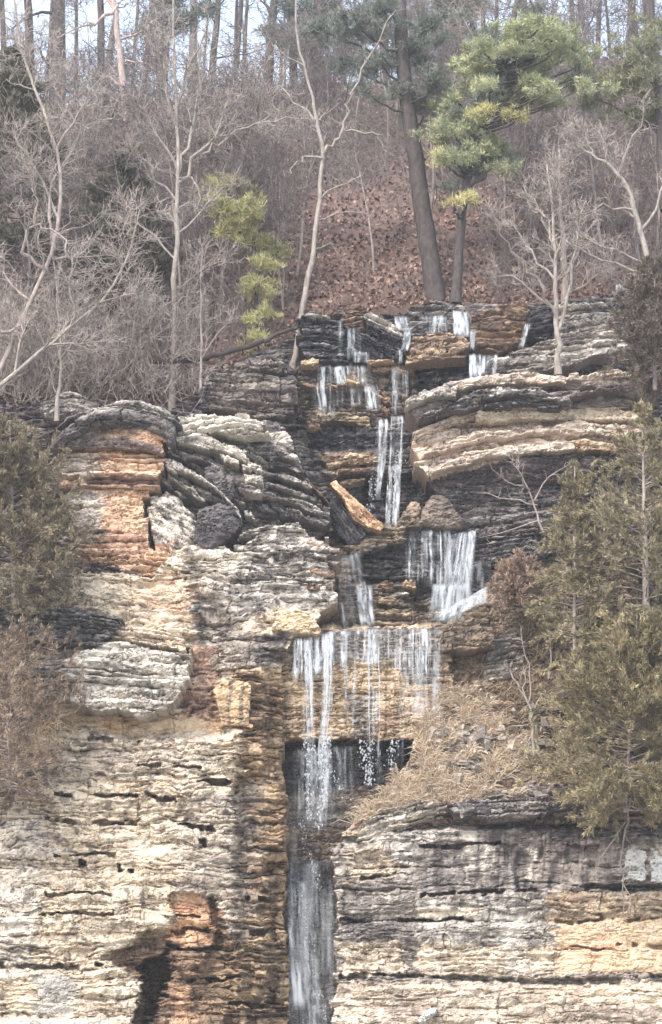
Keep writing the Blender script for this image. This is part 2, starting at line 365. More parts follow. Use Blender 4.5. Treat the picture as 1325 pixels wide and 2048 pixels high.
# back wall that carries the falls: everything between the side walls
top = [(-520, 770), (-100, 790), (90, 800), (340, 822), (400, 775), (480, 722), (590, 672), (602, 640), (700, 622), (800, 628), (870, 606), (1050, 606), (1240, 590), (1400, 640), (1850, 705)]
mid = top + [(1850, 2140), (-520, 2140)]
tag(rock('cliff_middle', mid, 3.2, 'darkgrey', th=(7, 15), cth=(26, 60), amp=.12, groove=.14, camp=.22, cgroove=.3, edge=.3, er=8, speck=.6, streak=.15, wob=10, seed=3,
     gu=smoothgrid(-20, 1346, 2.0, -520, 1850, 9.0), gv=np.concatenate([np.arange(570, 2080, 2.0), [2100, 2140, 2250, 2420]]) , back=1.0,
     depth=[
      ([(-600, 560), (1900, 560), (1900, 860), (-600, 860)], 5.7, 30),
      ([(-600, 560), (420, 560), (420, 1000), (-600, 1000)], 2.6, 30),
      ([(330, 835), (590, 840), (680, 1000), (690, 1120), (330, 1120)], 2.35, 20),
      ([(560, 735), (840, 735), (830, 850), (600, 850)], 4.9, 8),
      ([(560, 850), (860, 845), (870, 1060), (640, 1060)], 4.6, 8),
      ([(650, 905), (860, 895), (870, 945), (650, 960)], 4.1, 6),
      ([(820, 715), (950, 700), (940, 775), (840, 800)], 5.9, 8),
      ([(640, 1055), (1010, 1050), (990, 1250), (640, 1250)], 3.3, 8),
      ([(690, 1058), (815, 1056), (815, 1085), (700, 1122)], 2.7, 6),
      ([(640, 1110), (700, 1100), (740, 1170), (760, 1250), (640, 1250)], 2.9, 10),
      ([(740, 1170), (830, 1165), (835, 1250), (745, 1250)], 2.7, 6),
      ([(540, 1254), (905, 1250), (905, 1482), (540, 1485)], 1.6, 5),
      ([(550, 1486), (598, 1474), (640, 1488), (690, 1476), (730, 1484), (765, 1498), (800, 1482), (822, 1500), (800, 1560), (740, 1605), (550, 1605)], 2.75, 6),
      ([(550, 1605), (760, 1600), (720, 1700), (700, 2500), (550, 2500)], 2.6, 14),
      ([(555, 1775), (600, 1775), (600, 2500), (555, 2500)], 2.1, 8),
     ],
     paints=[
      dict(poly=[(590, 720), (840, 720), (830, 850), (600, 850)], pal=dict(c0=(128,112,102), c1=(96,84,80), dk=(62,54,54), lt=(180,156,130)), wet=.5, speck=.5, soft=12),
      dict(poly=[(330, 835), (590, 840), (680, 1000), (690, 1120), (330, 1120)], pal='grey', k=.6, soft=20),
      dict(poly=[(600, 850), (760, 840), (760, 950), (640, 930)], pal='black', wet=.6, streak=.5, groove=.03, amp=.04, cgroove=.05),
      dict(poly=[(640, 905), (770, 900), (770, 965), (660, 965)], pal='tan', k=.7, wet=.3),
      dict(poly=[(770, 850), (860, 930), (880, 1000), (800, 1050), (700, 1060), (680, 980)], pal='black', k=.8, wet=.4, streak=.2),
      dict(poly=[(820, 715), (950, 700), (940, 775), (840, 800)], pal='black', wet=.5),  # hollow under the brown ledge: its shade painted in black
      dict(poly=[(640, 1055), (1000, 1050), (990, 1260), (640, 1260)], pal='wet', wet=.5, streak=.3),
      dict(poly=[(705, 1105), (820, 1080), (820, 1165), (720, 1165)], pal='black', k=.85, wet=.3),
      dict(poly=[(810, 1050), (985, 1050), (985, 1230), (820, 1200)], pal='darkgrey', wet=.7, streak=.4),
      dict(poly=[(540, 1250), (910, 1250), (910, 1485), (540, 1485)], pal='tan', wet=.25, streak=.35, speck=.35, amp=.06, groove=.06, cgroove=.12, camp=.08),
      dict(poly=[(575, 1262), (895, 1255), (895, 1310), (575, 1330)], pal='darkgrey', wet=.6, k=.8, soft=16),
      dict(poly=[(600, 1320), (660, 1310), (650, 1385), (605, 1380)], pal='darkgrey', wet=.5, k=.6),
      dict(poly=[(695, 1388), (760, 1386), (745, 1480), (710, 1480)], pal='darkgrey', wet=.5, k=.8, soft=5),
      dict(poly=[(800, 1310), (880, 1305), (870, 1370), (810, 1375)], pal='darkgrey', wet=.5, k=.6),
      dict(poly=[(550, 1482), (850, 1478), (830, 1570), (550, 1590)], pal=dict(c0=(88,82,84), c1=(66,62,68), dk=(48,46,52), lt=(130,122,116)), wet=.3, cgroove=.05, groove=.04, amp=.05, k=.95),  # alcove below the overhang: the shade of its depth painted dark grey
      dict(poly=[(550, 1590), (830, 1570), (720, 1700), (700, 2500), (550, 2500)], pal='wet', wet=.5, streak=.2, speck=.3, cgroove=.06, groove=.05, amp=.05),
      dict(poly=[(560, 1720), (690, 1720), (690, 2500), (560, 2500)], pal=dict(c0=(120,116,116), c1=(98,95,98), dk=(64,62,68), lt=(160,156,154)), wet=.6),
      dict(poly=[(-600, 600), (420, 600), (420, 1000), (-600, 1000)], pal='purple', k=.6, soft=20),
     ]), 'dark wet stepped rock face behind the falls', 'cliff', kind='structure')

left = [(-520, 1190), (-40, 1185), (160, 1140), (300, 1150), (350, 1100), (400, 1085), (450, 1090), (470, 1104), (560, 1105), (650, 1112), (668, 1150), (676, 1200), (640, 1222), (636, 1268),
        (585, 1275), (575, 1300), (560, 1330), (572, 1380), (562, 1440), (570, 1490), (562, 1530), (575, 1600), (576, 1760), (568, 1800), (580, 1960), (572, 2140), (-520, 2140)]
tag(rock('cliff_left', left, .25, 'cream', th=(8, 22), cth=(30, 85), amp=.09, groove=.12, camp=.16, cgroove=.22, edge=.35, er=14, speck=.8, wob=12, wav=11, gth=.47, jnt=.12, rough=.02, crk=.035, pit=.02, macro=.18, seed=5, ssx=12, ssy=6.5, warp=8,
     gu=smoothgrid(-20, 690, 2.0, -520, 690, 9.0), gv=np.concatenate([np.arange(1070, 2080, 2.0), [2100, 2140, 2250, 2420]]), back=2.2, bl=(25, 90),
     depth=[
      ([(-600, 1000), (1000, 1000), (1000, 1425), (380, 1480), (-600, 1440)], .7, 14),
      ([(370, 1080), (700, 1080), (700, 1290), (400, 1290)], 1.15, 14),
      ([(370, 1270), (440, 1260), (440, 1400), (380, 1430)], 1.0, 8),
      ([(502, 1300), (700, 1300), (700, 2600), (520, 2600), (470, 1700)], .7, 22),
      ([(532, 1300), (700, 1300), (700, 2600), (545, 2600)], 1.3, 22),
      ([(470, 1560), (560, 1540), (575, 1700), (480, 1690)], .9, 10),
      ([(205, 1918), (270, 1880), (300, 1862), (345, 1868), (346, 1800), (430, 1795), (470, 1900), (470, 2500), (272, 2500), (288, 1965), (250, 1935)], .9, 12),
      ([(276, 1930), (300, 1916), (335, 1906), (343, 1940), (330, 1965), (322, 2010), (300, 2040), (282, 2070), (268, 2060), (287, 1985)], 2.6, 7),
      ([(330, 1962), (385, 1960), (405, 2500), (300, 2500), (320, 2040)], .75, 12),
      ([(345, 1788), (415, 1788), (432, 1870), (380, 1960), (342, 1900)], .55, 8),
      ([(-30, 1584), (120, 1586), (350, 1592), (350, 1599), (120, 1594), (-30, 1591)], .75, 1.5),
      ([(60, 1630), (170, 1640), (275, 1640), (275, 1648), (160, 1648), (60, 1637)], .7, 1.5),
      ([(396, 1564), (465, 1561), (468, 1570), (420, 1574)], 1.0, 1.5),
      ([(355, 1650), (420, 1655), (432, 1666), (400, 1668)], .9, 1.5), ([(395, 1680), (425, 1686), (430, 1696), (405, 1692)], .9, 1.5),
      ([(155, 1722), (172, 1721), (174, 1732), (157, 1733)], 1.0, 1.5), ([(229, 1722), (238, 1722), (240, 1736), (266, 1738), (266, 1745), (230, 1743)], 1.0, 1.5),
      ([(110, 1706), (230, 1708), (230, 1713), (110, 1711)], .6, 1.5), ([(90, 1785), (240, 1786), (240, 1791), (90, 1791)], .6, 1.5), ([(80, 1824), (240, 1828), (240, 1834), (80, 1830)], .6, 1.5),
      ([(180, 1475), (330, 1490), (330, 1496), (180, 1482)], .6, 1.5), ([(250, 1530), (400, 1535), (400, 1541), (250, 1537)], .6, 1.5),
      ([(335, 1893), (400, 1896), (440, 1890), (440, 1897), (400, 1903), (335, 1899)], 1.3, 1.5), ([(340, 1956), (430, 1952), (480, 1954), (480, 1960), (430, 1959), (340, 1964)], 1.5, 1.5), ([(350, 1826), (405, 1832), (405, 1837), (350, 1832)], .9, 1.5), ([(345, 1862), (420, 1856), (420, 1862), (345, 1868)], 1.0, 1.5),
      ([(430, 2005), (570, 2008), (570, 2016), (430, 2012)], 1.5, 1.5), ([(490, 1795), (570, 1790), (570, 1800), (500, 1806)], 1.5, 1.5), ([(500, 1860), (570, 1858), (570, 1868), (500, 1870)], 1.4, 1.5),
      ([(-600, 1926), (200, 1928), (205, 1936), (-600, 1936)], .7, 1.5),
     ],
     paints=[
      dict(poly=[(150, 1150), (330, 1150), (380, 1220), (390, 1300), (300, 1290), (190, 1200)], pal='cream', speck=.5, light=.6),
      dict(poly=[(330, 1150), (400, 1170), (385, 1250), (250, 1190)], pal='orange', k=.5, soft=20),
      dict(poly=[(380, 1090), (500, 1090), (560, 1180), (470, 1240), (400, 1180)], pal='pale', k=.7, soft=12, speck=.8),
      dict(poly=[(490, 1105), (690, 1105), (690, 1215), (560, 1215), (480, 1240), (470, 1180)], pal='grey', soft=12, speck=.8),
      dict(poly=[(385, 1195), (470, 1210), (520, 1330), (440, 1350), (390, 1290)], pal='darkgrey', k=.7, soft=12),
      dict(poly=[(500, 1265), (590, 1262), (575, 1320), (510, 1335)], pal='darkgrey', k=.85, soft=8, streak=.3),
      dict(poly=[(350, 1290), (420, 1290), (450, 1400), (440, 1450), (350, 1440), (375, 1350)], pal=dict(c0=(196,150,118), c1=(160,116,96), dk=(96,70,64), lt=(226,190,156)), k=.85, soft=10),
      dict(poly=[(130, 1420), (450, 1440), (430, 1480), (240, 1470), (100, 1450)], pal=dict(c0=(240,208,160), c1=(226,186,134), dk=(150,112,80), lt=(250,228,190)), k=.9, soft=8, speck=.25),
      dict(poly=[(460, 1340), (620, 1330), (600, 2500), (430, 2500), (440, 1960), (480, 1650), (470, 1450)], pal='gully', soft=22, speck=.7, beds=.3, amp=.26, groove=.24),  # brown right-facing return, painted darker for turning away from the light
      dict(poly=[(470, 1560), (575, 1540), (580, 1700), (470, 1680)], pal='gully', soft=12, amp=.16, groove=.16),
      dict(poly=[(380, 1590), (520, 1560), (500, 1900), (350, 1800)], pal=dict(c0=(182,168,154), c1=(150,138,128), dk=(92,82,78), lt=(216,204,186)), soft=28, k=.75),
      dict(poly=[(100, 1450), (420, 1470), (430, 1550), (-600, 1600), (-600, 1500)], pal=dict(c0=(200,184,164), c1=(170,154,138), dk=(112,100,92), lt=(228,214,194)), soft=24, k=.8),
      dict(poly=[(-600, 1600), (60, 1600), (110, 1660), (60, 1960), (-600, 1960)], pal=dict(c0=(205,198,190), c1=(170,164,160), dk=(112,106,106), lt=(228,224,220)), soft=26, k=.5),
      dict(poly=[(205, 1918), (270, 1880), (345, 1868), (430, 1795), (470, 1900), (470, 2500), (280, 2500), (288, 1965)], pal='brown', soft=7, speck=.5),
      dict(poly=[(348, 1792), (408, 1786), (428, 1850), (412, 1892), (380, 1900), (340, 1880)], pal='rust', k=.85, soft=12, speck=.3, light=.7),
      dict(poly=[(340, 1890), (410, 1880), (440, 1920), (420, 1960), (340, 1960)], pal='brown', soft=7, k=.5),
      dict(poly=[(345, 1968), (380, 1964), (392, 2500), (345, 2500)], pal='rust', k=.5, soft=8),
      dict(poly=[(420, 1880), (580, 1880), (580, 2500), (400, 2500)], pal=dict(c0=(160,134,104), c1=(116,96,78), dk=(66,54,48), lt=(206,180,140)), soft=20, k=.8),
      dict(poly=[(68, 1950), (150, 1950), (148, 2030), (70, 2030)], pal=dict(c0=(190,184,172), c1=(168,162,154), dk=(110,104,100), lt=(210,204,192)), soft=3, amp=.01, groove=.02, camp=.01, cgroove=.01, speck=.2),
      dict(poly=[(-600, 2034), (200, 2036), (240, 2060), (240, 2500), (-600, 2500)], pal=dict(c0=(246,236,222), c1=(232,220,204), dk=(190,174,158), lt=(252,248,240)), soft=5, speck=.2),
     ]), 'cream and grey layered sandstone wall left of the plunge', 'cliff', kind='structure')

right = [(672, 2140), (660, 2040), (672, 1960), (668, 1870), (680, 1800), (668, 1750), (662, 1710), (700, 1672), (730, 1640), (760, 1612), (900, 1596), (1000, 1580), (1100, 1560), (1250, 1560), (1400, 1550), (1850, 1540), (1850, 2140)]
tag(rock('cliff_right', right, .5, dict(c0=(188,176,164), c1=(150,139,131), dk=(84,76,74), lt=(224,214,198)), th=(8, 20), cth=(40, 90), amp=.08, groove=.11, wav=8, gth=.46, jnt=.2, rough=.02, crk=.035, pit=.02, macro=.18, camp=.14, cgroove=.2, edge=.4, er=14, speck=.7, wob=8, seed=7, ssx=12, ssy=6, warp=7,
     gu=smoothgrid(640, 1346, 2.0, 640, 1850, 9.0), gv=np.concatenate([np.arange(1530, 2080, 2.0), [2100, 2140, 2250, 2420]]), back=2.2, bl=(30, 110), dip=-.01,
     depth=[
      ([(600, 1500), (1900, 1500), (1900, 1640), (760, 1660), (690, 1700), (600, 1700)], 1.0, 8),
      ([(905, 1608), (1090, 1598), (1095, 1618), (1000, 1632), (920, 1640)], .1, 4),
      ([(1000, 1690), (1900, 1680), (1900, 1775), (1180, 1778), (1000, 1790)], .7, 3),
      ([(1170, 1772), (1900, 1770), (1900, 1786), (1170, 1786)], 1.1, 3),
      ([(690, 1690), (1000, 1660), (1000, 1840), (690, 1840)], .5, 10),
      ([(680, 1838), (830, 1834), (960, 1838), (960, 1844), (830, 1840), (680, 1845)], .9, 1.5), ([(840, 1784), (1100, 1778), (1100, 1785), (840, 1791)], 1.0, 1.5), ([(1120, 1888), (1200, 1892), (1345, 1886), (1345, 1892), (1200, 1898), (1120, 1893)], .75, 1.5),
      ([(722, 1752), (792, 1750), (790, 1757), (724, 1760)], .9, 1.5), ([(840, 1690), (1000, 1686), (1000, 1692), (840, 1697)], .9, 1.5), ([(1110, 1836), (1345, 1832), (1345, 1838), (1110, 1842)], .8, 1.5),
      ([(1050, 1952), (1900, 1958), (1900, 1972), (1100, 1968), (840, 1954), (680, 1956), (680, 1950), (840, 1948)], .85, 1.5),
      ([(600, 1972), (1900, 1978), (1900, 2600), (600, 2600)], .15, 6),
     ],
     paints=[
      dict(poly=[(700, 1640), (900, 1610), (1900, 1560), (1900, 1690), (1000, 1690), (700, 1700)], pal='darkgrey', k=.75, streak=.3, soft=12),
      dict(poly=[(700, 1670), (960, 1640), (960, 1720), (700, 1740)], pal='pale', k=.7, soft=14, speck=.75),
      dict(poly=[(820, 1690), (1000, 1660), (1240, 1680), (1240, 1780), (1030, 1780), (960, 1790), (830, 1780)], pal=dict(c0=(146,134,128), c1=(118,107,103), dk=(74,66,66), lt=(190,178,166)), k=.92, streak=.6, speck=.4, soft=10, groove=.03, amp=.03),
      dict(poly=[(1040, 1640), (1240, 1640), (1230, 1700), (1040, 1700)], pal='purple', k=.6, soft=16),
      dict(poly=[(690, 1770), (830, 1750), (830, 1880), (690, 1880)], pal=dict(c0=(160,148,138), c1=(128,118,112), dk=(84,76,74), lt=(206,194,176)), k=.8, soft=16, streak=.2),
      dict(poly=[(830, 1790), (1110, 1780), (1110, 1900), (840, 1900)], pal='grey', k=.8, soft=16, streak=.3),
      dict(poly=[(680, 1880), (1100, 1890), (1100, 1950), (680, 1950)], pal='cream', k=.85, soft=10),
      dict(poly=[(1008, 1830), (1045, 1826), (1052, 1945), (1015, 1945)], pal='pale', k=.85, soft=6, speck=.2),
      dict(poly=[(960, 1692), (990, 1690), (985, 1782), (966, 1782)], pal='pale', k=.8, soft=4, speck=.3, streak=.4), dict(poly=[(1053, 1698), (1066, 1698), (1074, 1766), (1060, 1766)], pal='pale', k=.8, soft=3, speck=.2),
      dict(poly=[(922, 1655), (948, 1650), (952, 1740), (930, 1742)], pal='pale', k=.7, soft=6, speck=.4), dict(poly=[(846, 1712), (918, 1706), (914, 1782), (850, 1784)], pal='darkgrey', k=.75, soft=6),
      dict(poly=[(1000, 1704), (1048, 1700), (1050, 1776), (1000, 1780)], pal='darkgrey', k=.7, soft=5), dict(poly=[(690, 1842), (798, 1838), (798, 1880), (690, 1882)], pal='darkgrey', k=.65, soft=6),
      dict(poly=[(798, 1880), (820, 1862), (834, 1862), (834, 1952), (812, 1955)], pal='darkgrey', k=.8, soft=6), dict(poly=[(836, 1822), (960, 1818), (962, 1832), (836, 1836)], pal='cream', k=.8, soft=4, speck=.2),
      dict(poly=[(690, 1700), (760, 1680), (800, 1740), (700, 1770)], pal='tan', k=.5, soft=12), dict(poly=[(720, 1730), (790, 1722), (790, 1752), (724, 1756)], pal='cream', k=.7, soft=6),
      dict(poly=[(1100, 1785), (1900, 1780), (1900, 1840), (1110, 1840)], pal='tan', k=.8, soft=8, beds=.5),
      dict(poly=[(1113, 1838), (1900, 1830), (1900, 1950), (1110, 1945)], pal=dict(c0=(238,214,176), c1=(224,192,150), dk=(160,126,96), lt=(248,232,204)), soft=5, speck=.25, amp=.04, groove=.05),
      dict(poly=[(1115, 1845), (1230, 1840), (1215, 1940), (1112, 1940)], pal='orange', k=.85, soft=14, speck=.15),
      dict(poly=[(660, 1965), (1900, 1965), (1900, 2500), (660, 2500)], pal=dict(c0=(214,196,172), c1=(180,160,140), dk=(116,102,92), lt=(238,222,198)), speck=.75, soft=8),
      dict(poly=[(1100, 1972), (1900, 1975), (1900, 2010), (1100, 2005)], pal='cream', k=.8, light=.8, speck=.3, soft=10),
     ]), 'grey streaked and cream layered wall right of the plunge', 'cliff', kind='structure')

slope = [(690, 1668), (740, 1610), (800, 1560), (822, 1500), (840, 1450), (872, 1400), (880, 1330), (885, 1262), (930, 1212), (985, 1170), (1000, 1120), (1060, 1090), (1130, 1010), (1250, 930), (1400, 860), (1850, 860), (1850, 1660), (1200, 1650), (900, 1650)]
tag(rock('bank', slope, 2.2, 'soil', th=(10, 24), amp=.1, groove=.06, edge=.3, er=12, dydv=-.0042, speck=.7, wob=14, seed=9, rough=.12, ssx=10, ssy=7, gu=smoothgrid(680, 1346, 2.0, 680, 1850, 9.0), back=1.0,
     paints=[dict(poly=[(880, 1230), (980, 1180), (960, 1400), (870, 1400)], pal='tan', k=.8, soft=10, streak=.3),
             dict(poly=[(820, 1430), (1000, 1380), (1080, 1560), (900, 1610), (720, 1640)], pal=dict(c0=(200,178,152), c1=(166,144,124), dk=(104,88,80), lt=(230,210,184)), k=.8, soft=20),
             dict(poly=[(890, 1470), (960, 1440), (960, 1530), (900, 1540)], pal='grey', k=.8, soft=14),
             dict(poly=[(1100, 900), (1900, 850), (1900, 1700), (1100, 1600), (1000, 1300)], pal=dict(c0=(140,122,98), c1=(112,96,80), dk=(74,64,56), lt=(180,160,130)), k=.85, soft=30)]),
    'weedy rubble bank below the cedar trees', 'bank', kind='structure')
# ------------------------------------------------------------------ rocks one can point to
pill = empty('rock_pillar', P(215, 1160, 1.4), 'tall orange layered rock pillar with a dark domed cap', 'rock pillar')
rock('cap', [(88, 893), (105, 866), (140, 838), (190, 811), (240, 796), (285, 796), (330, 813), (355, 838), (362, 862), (352, 882), (338, 890), (322, 872), (290, 856), (235, 848), (185, 856), (150, 874), (115, 895)], .5, 'darkgrey', arch=46, th=(9, 20), amp=.16, groove=.16, rough=.02, edge=1.2, er=18, speck=.6, beds=.4, light=.25, seed=11, parent=pill, back=1.6, bl=(60, 200),
     paints=[dict(poly=[(180, 815), (240, 792), (290, 792), (345, 820), (340, 835), (280, 812), (230, 818), (170, 840)], pal='grey', k=.8, soft=5)])
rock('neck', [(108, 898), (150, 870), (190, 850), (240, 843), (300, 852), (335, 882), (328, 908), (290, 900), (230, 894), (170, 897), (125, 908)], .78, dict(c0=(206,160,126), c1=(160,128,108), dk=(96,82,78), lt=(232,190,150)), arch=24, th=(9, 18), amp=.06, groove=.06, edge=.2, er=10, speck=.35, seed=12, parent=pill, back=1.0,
     paints=[dict(poly=[(100, 905), (150, 866), (190, 846), (195, 870), (150, 905)], pal='darkgrey', k=.9, soft=8), dict(poly=[(150, 888), (200, 874), (260, 874), (325, 895), (330, 915), (230, 900), (150, 905)], pal='purple', k=.9, soft=4)])  # purple strip: shade on the neck's underside put into the colour
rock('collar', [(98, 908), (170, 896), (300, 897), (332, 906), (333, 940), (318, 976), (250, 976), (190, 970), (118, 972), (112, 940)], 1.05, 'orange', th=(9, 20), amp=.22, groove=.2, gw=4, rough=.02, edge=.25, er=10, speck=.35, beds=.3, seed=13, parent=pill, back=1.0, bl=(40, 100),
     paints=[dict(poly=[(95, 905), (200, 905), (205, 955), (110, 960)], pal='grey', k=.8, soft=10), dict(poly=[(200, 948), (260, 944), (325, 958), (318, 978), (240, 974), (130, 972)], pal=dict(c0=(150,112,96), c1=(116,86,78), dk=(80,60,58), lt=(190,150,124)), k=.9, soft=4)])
rock('shaft', [(122, 970), (250, 973), (290, 983), (298, 1010), (293, 1050), (290, 1078), (230, 1064), (130, 1056), (126, 1000)], 1.2, 'orange', th=(12, 30), amp=.1, groove=.12, rough=.02, gth=.5, edge=.25, er=12, speck=.25, light=.4, seed=14, parent=pill, back=1.0,
     paints=[dict(poly=[(115, 975), (205, 985), (215, 1045), (205, 1062), (120, 1060)], pal='pale', k=.85, soft=8, speck=.75)])
rock('footing', [(142, 1050), (230, 1058), (292, 1074), (304, 1100), (345, 1120), (350, 1145), (300, 1150), (160, 1156), (150, 1120)], 1.0, dict(c0=(230,186,146), c1=(196,152,122), dk=(92,74,72), lt=(244,212,178)), th=(8, 15), amp=.2, groove=.2, gw=3.5, edge=.25, er=10, speck=.35, beds=.8, seed=15, parent=pill, back=1.2, bl=(40, 110),
     paints=[dict(poly=[(140, 1045), (215, 1050), (215, 1090), (145, 1090)], pal='grey', k=.6, soft=8)])
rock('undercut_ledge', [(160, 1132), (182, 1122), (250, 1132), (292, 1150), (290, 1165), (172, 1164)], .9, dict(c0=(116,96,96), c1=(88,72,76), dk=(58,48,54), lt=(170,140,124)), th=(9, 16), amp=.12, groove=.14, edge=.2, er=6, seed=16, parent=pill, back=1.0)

def TR(label, cat, poly, y, pal, seed, name='rock_outcrop', group=None, **k):
    return thing_rock(name, label, cat, poly, y, pal, seed=seed, group=group, **k)
D = 'rock ledge'
TR('mottled white rounded rock knob right of the orange pillar', 'rock', [(298, 990), (330, 976), (358, 990), (385, 1026), (402, 1052), (388, 1085), (372, 1112), (345, 1122), (314, 1116), (304, 1060)], 1.15, 'pale', 21, 'boulder', speck=.8, th=(14, 30), amp=.08, groove=.08, edge=.5, er=24, ssx=11, ssy=8, dip=.5, light=.7,
   paints=[dict(poly=[(300, 1080), (345, 1085), (350, 1125), (300, 1125)], pal='orange', k=.8, soft=8)])
TR('pale sloping rock layers curling down beside the dark boulders', D, [(328, 900), (345, 876), (400, 868), (450, 876), (478, 896), (520, 918), (528, 950), (522, 988), (500, 1002), (470, 1016), (482, 1036), (455, 1026), (430, 1008), (395, 1002), (360, 990), (330, 965)], 1.75, 'grey', 22, ragged=34, dip=.5, th=(12, 26), amp=.34, groove=.3, gw=5, speck=.4, beds=.6, warp=8, rough=.02, edge=.35, er=14, bl=(50, 140), light=.7)
TR('white capped flat rock slab right of the domed cap', D, [(352, 876), (362, 838), (420, 824), (490, 831), (526, 848), (532, 864), (480, 874), (455, 870), (430, 864), (395, 870)], 1.1, 'pale', 23, dip=-.06, arch=8, th=(10, 20), amp=.2, groove=.2, gw=4, speck=.4, warp=8, beds=.4, edge=.3, er=12, light=.8)
TR('larger smooth dark boulder wedged below the pale layers', 'boulder', [(394, 1018), (440, 1000), (470, 1014), (476, 1045), (462, 1075), (442, 1086), (412, 1102), (386, 1084), (390, 1045)], .95, dict(c0=(104,98,100), c1=(82,77,82), dk=(58,54,60), lt=(132,124,124)), 24, 'boulder', th=(40, 80), amp=.05, groove=.03, speck=.4, edge=.5, er=26, ssx=8, ssy=8)
TR('smaller smooth dark boulder set in the pale layers', 'boulder', [(408, 934), (440, 928), (466, 950), (470, 985), (458, 1000), (424, 980), (412, 960)], 1.1, dict(c0=(112,105,106), c1=(90,84,88), dk=(66,60,66), lt=(140,132,130)), 25, 'boulder', th=(40, 80), amp=.05, groove=.03, speck=.3, edge=.4, er=20, ssx=8, ssy=8)
TR('smooth grey slab with a white right end under the flat slab', D, [(462, 874), (530, 862), (576, 864), (586, 890), (582, 908), (545, 918), (510, 910), (476, 898)], 1.7, 'darkgrey', 26, th=(18, 30), amp=.06, groove=.06, edge=.35, er=14, speck=.3,
   paints=[dict(poly=[(530, 855), (590, 860), (590, 905), (540, 895)], pal='pale', soft=8, speck=.5)])
TR('stack of dark rock layers with pale edges left of the falls', D, [(520, 918), (590, 902), (606, 930), (622, 960), (652, 1002), (652, 1040), (604, 1062), (530, 1044), (500, 1022), (512, 985), (528, 968)], 2.35, dict(c0=(128,120,116), c1=(96,90,90), dk=(54,49,52), lt=(206,198,186)), 27, ragged=34, dip=.36, th=(11, 24), amp=.34, groove=.3, gw=5, speck=.4, beds=.55, warp=8, rough=.02, edge=.3, er=10, light=.85, bl=(30, 90))
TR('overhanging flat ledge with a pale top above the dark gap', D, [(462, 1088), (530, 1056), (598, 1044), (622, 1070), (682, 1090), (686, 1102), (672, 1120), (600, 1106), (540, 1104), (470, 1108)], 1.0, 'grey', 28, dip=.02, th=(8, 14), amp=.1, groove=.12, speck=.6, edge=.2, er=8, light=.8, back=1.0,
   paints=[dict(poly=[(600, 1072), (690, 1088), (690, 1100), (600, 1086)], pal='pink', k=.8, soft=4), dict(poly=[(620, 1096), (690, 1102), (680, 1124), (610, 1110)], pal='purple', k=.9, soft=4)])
TR('grey brown weathered outcrop beneath the fallen log', D, [(388, 834), (396, 790), (430, 742), (500, 710), (560, 704), (580, 745), (592, 790), (580, 836), (520, 838), (470, 818)], 2.9, dict(c0=(138,126,118), c1=(108,97,93), dk=(62,55,56), lt=(176,164,150)), 29, th=(10, 22), amp=.16, groove=.14, cth=(34, 60), edge=.5, er=22, dip=.05, speck=.5, beds=.4)
TR('low hummock of grey rock behind the domed cap', D, [(78, 806), (110, 790), (140, 783), (175, 792), (205, 806), (180, 822), (130, 834), (90, 836)], 2.0, 'grey', 30, arch=16, th=(7, 14), amp=.1, groove=.12, speck=.5, edge=.3, er=10)
# top ledge, left to right
TR('black wet block with pale bed lines at the top left fall', D, [(596, 632), (622, 623), (655, 628), (676, 645), (700, 652), (700, 722), (660, 724), (608, 722), (600, 690)], 4.5, 'black', 31, th=(7, 13), amp=.14, groove=.13, speck=.2, beds=.2, light=.75, wet=.5, edge=.3, er=10, dip=.04, ssx=26, ssy=4,
   paints=[dict(poly=[(594, 628), (625, 619), (660, 627), (680, 645), (655, 640), (620, 634)], pal='grey', k=.9, soft=3)])
TR('small cap of stacked tan stones on the top ledge', D, [(682, 640), (690, 618), (705, 607), (730, 608), (736, 625), (732, 660), (690, 662)], 5.0, 'brown', 32, th=(6, 10), amp=.14, groove=.1, edge=.2, er=7)
TR('tilted black slab with pale grey top leaning to the right', D, [(722, 624), (745, 622), (780, 640), (812, 668), (814, 692), (800, 716), (742, 720), (700, 716), (700, 665), (735, 660)], 4.3, 'black', 33, dip=.52, th=(8, 14), amp=.16, groove=.13, speck=.2, beds=.2, light=.6, wet=.5, edge=.3, er=8, ssx=26, ssy=4,
   paints=[dict(poly=[(716, 618), (748, 616), (815, 664), (810, 676), (745, 640)], pal='pale', k=.95, soft=4)])
TR('grey rounded slab the top right fall spills over', D, [(790, 640), (830, 612), (872, 601), (940, 608), (962, 630), (950, 672), (900, 678), (830, 672), (800, 660)], 4.9, 'darkgrey', 34, th=(9, 16), amp=.12, groove=.12, streak=.4, wet=.5, edge=.4, er=12, arch=6)
TR('brown mossy ledge jutting above a dark hollow', D, [(808, 694), (825, 670), (870, 660), (930, 666), (944, 680), (940, 708), (880, 717), (815, 722)], 3.9, dict(c0=(176,148,118), c1=(138,114,94), dk=(86,70,62), lt=(216,184,144)), 35, th=(9, 18), amp=.1, groove=.08, edge=.3, er=10, speck=.5)
TR('brown blocky rock stack between the two top falls', D, [(940, 628), (985, 612), (1042, 604), (1060, 630), (1050, 690), (1000, 702), (950, 700)], 4.5, 'brown', 36, th=(9, 18), amp=.18, groove=.16, edge=.3, er=10, speck=.5, beds=.5, bl=(25, 70))
TR('dark hollow sided block behind the forked bare tree', D, [(1050, 645), (1068, 616), (1112, 606), (1118, 660), (1085, 684), (1062, 668)], 4.3, 'black', 37, th=(9, 15), amp=.12, groove=.12, edge=.3, er=10, dip=-.2)
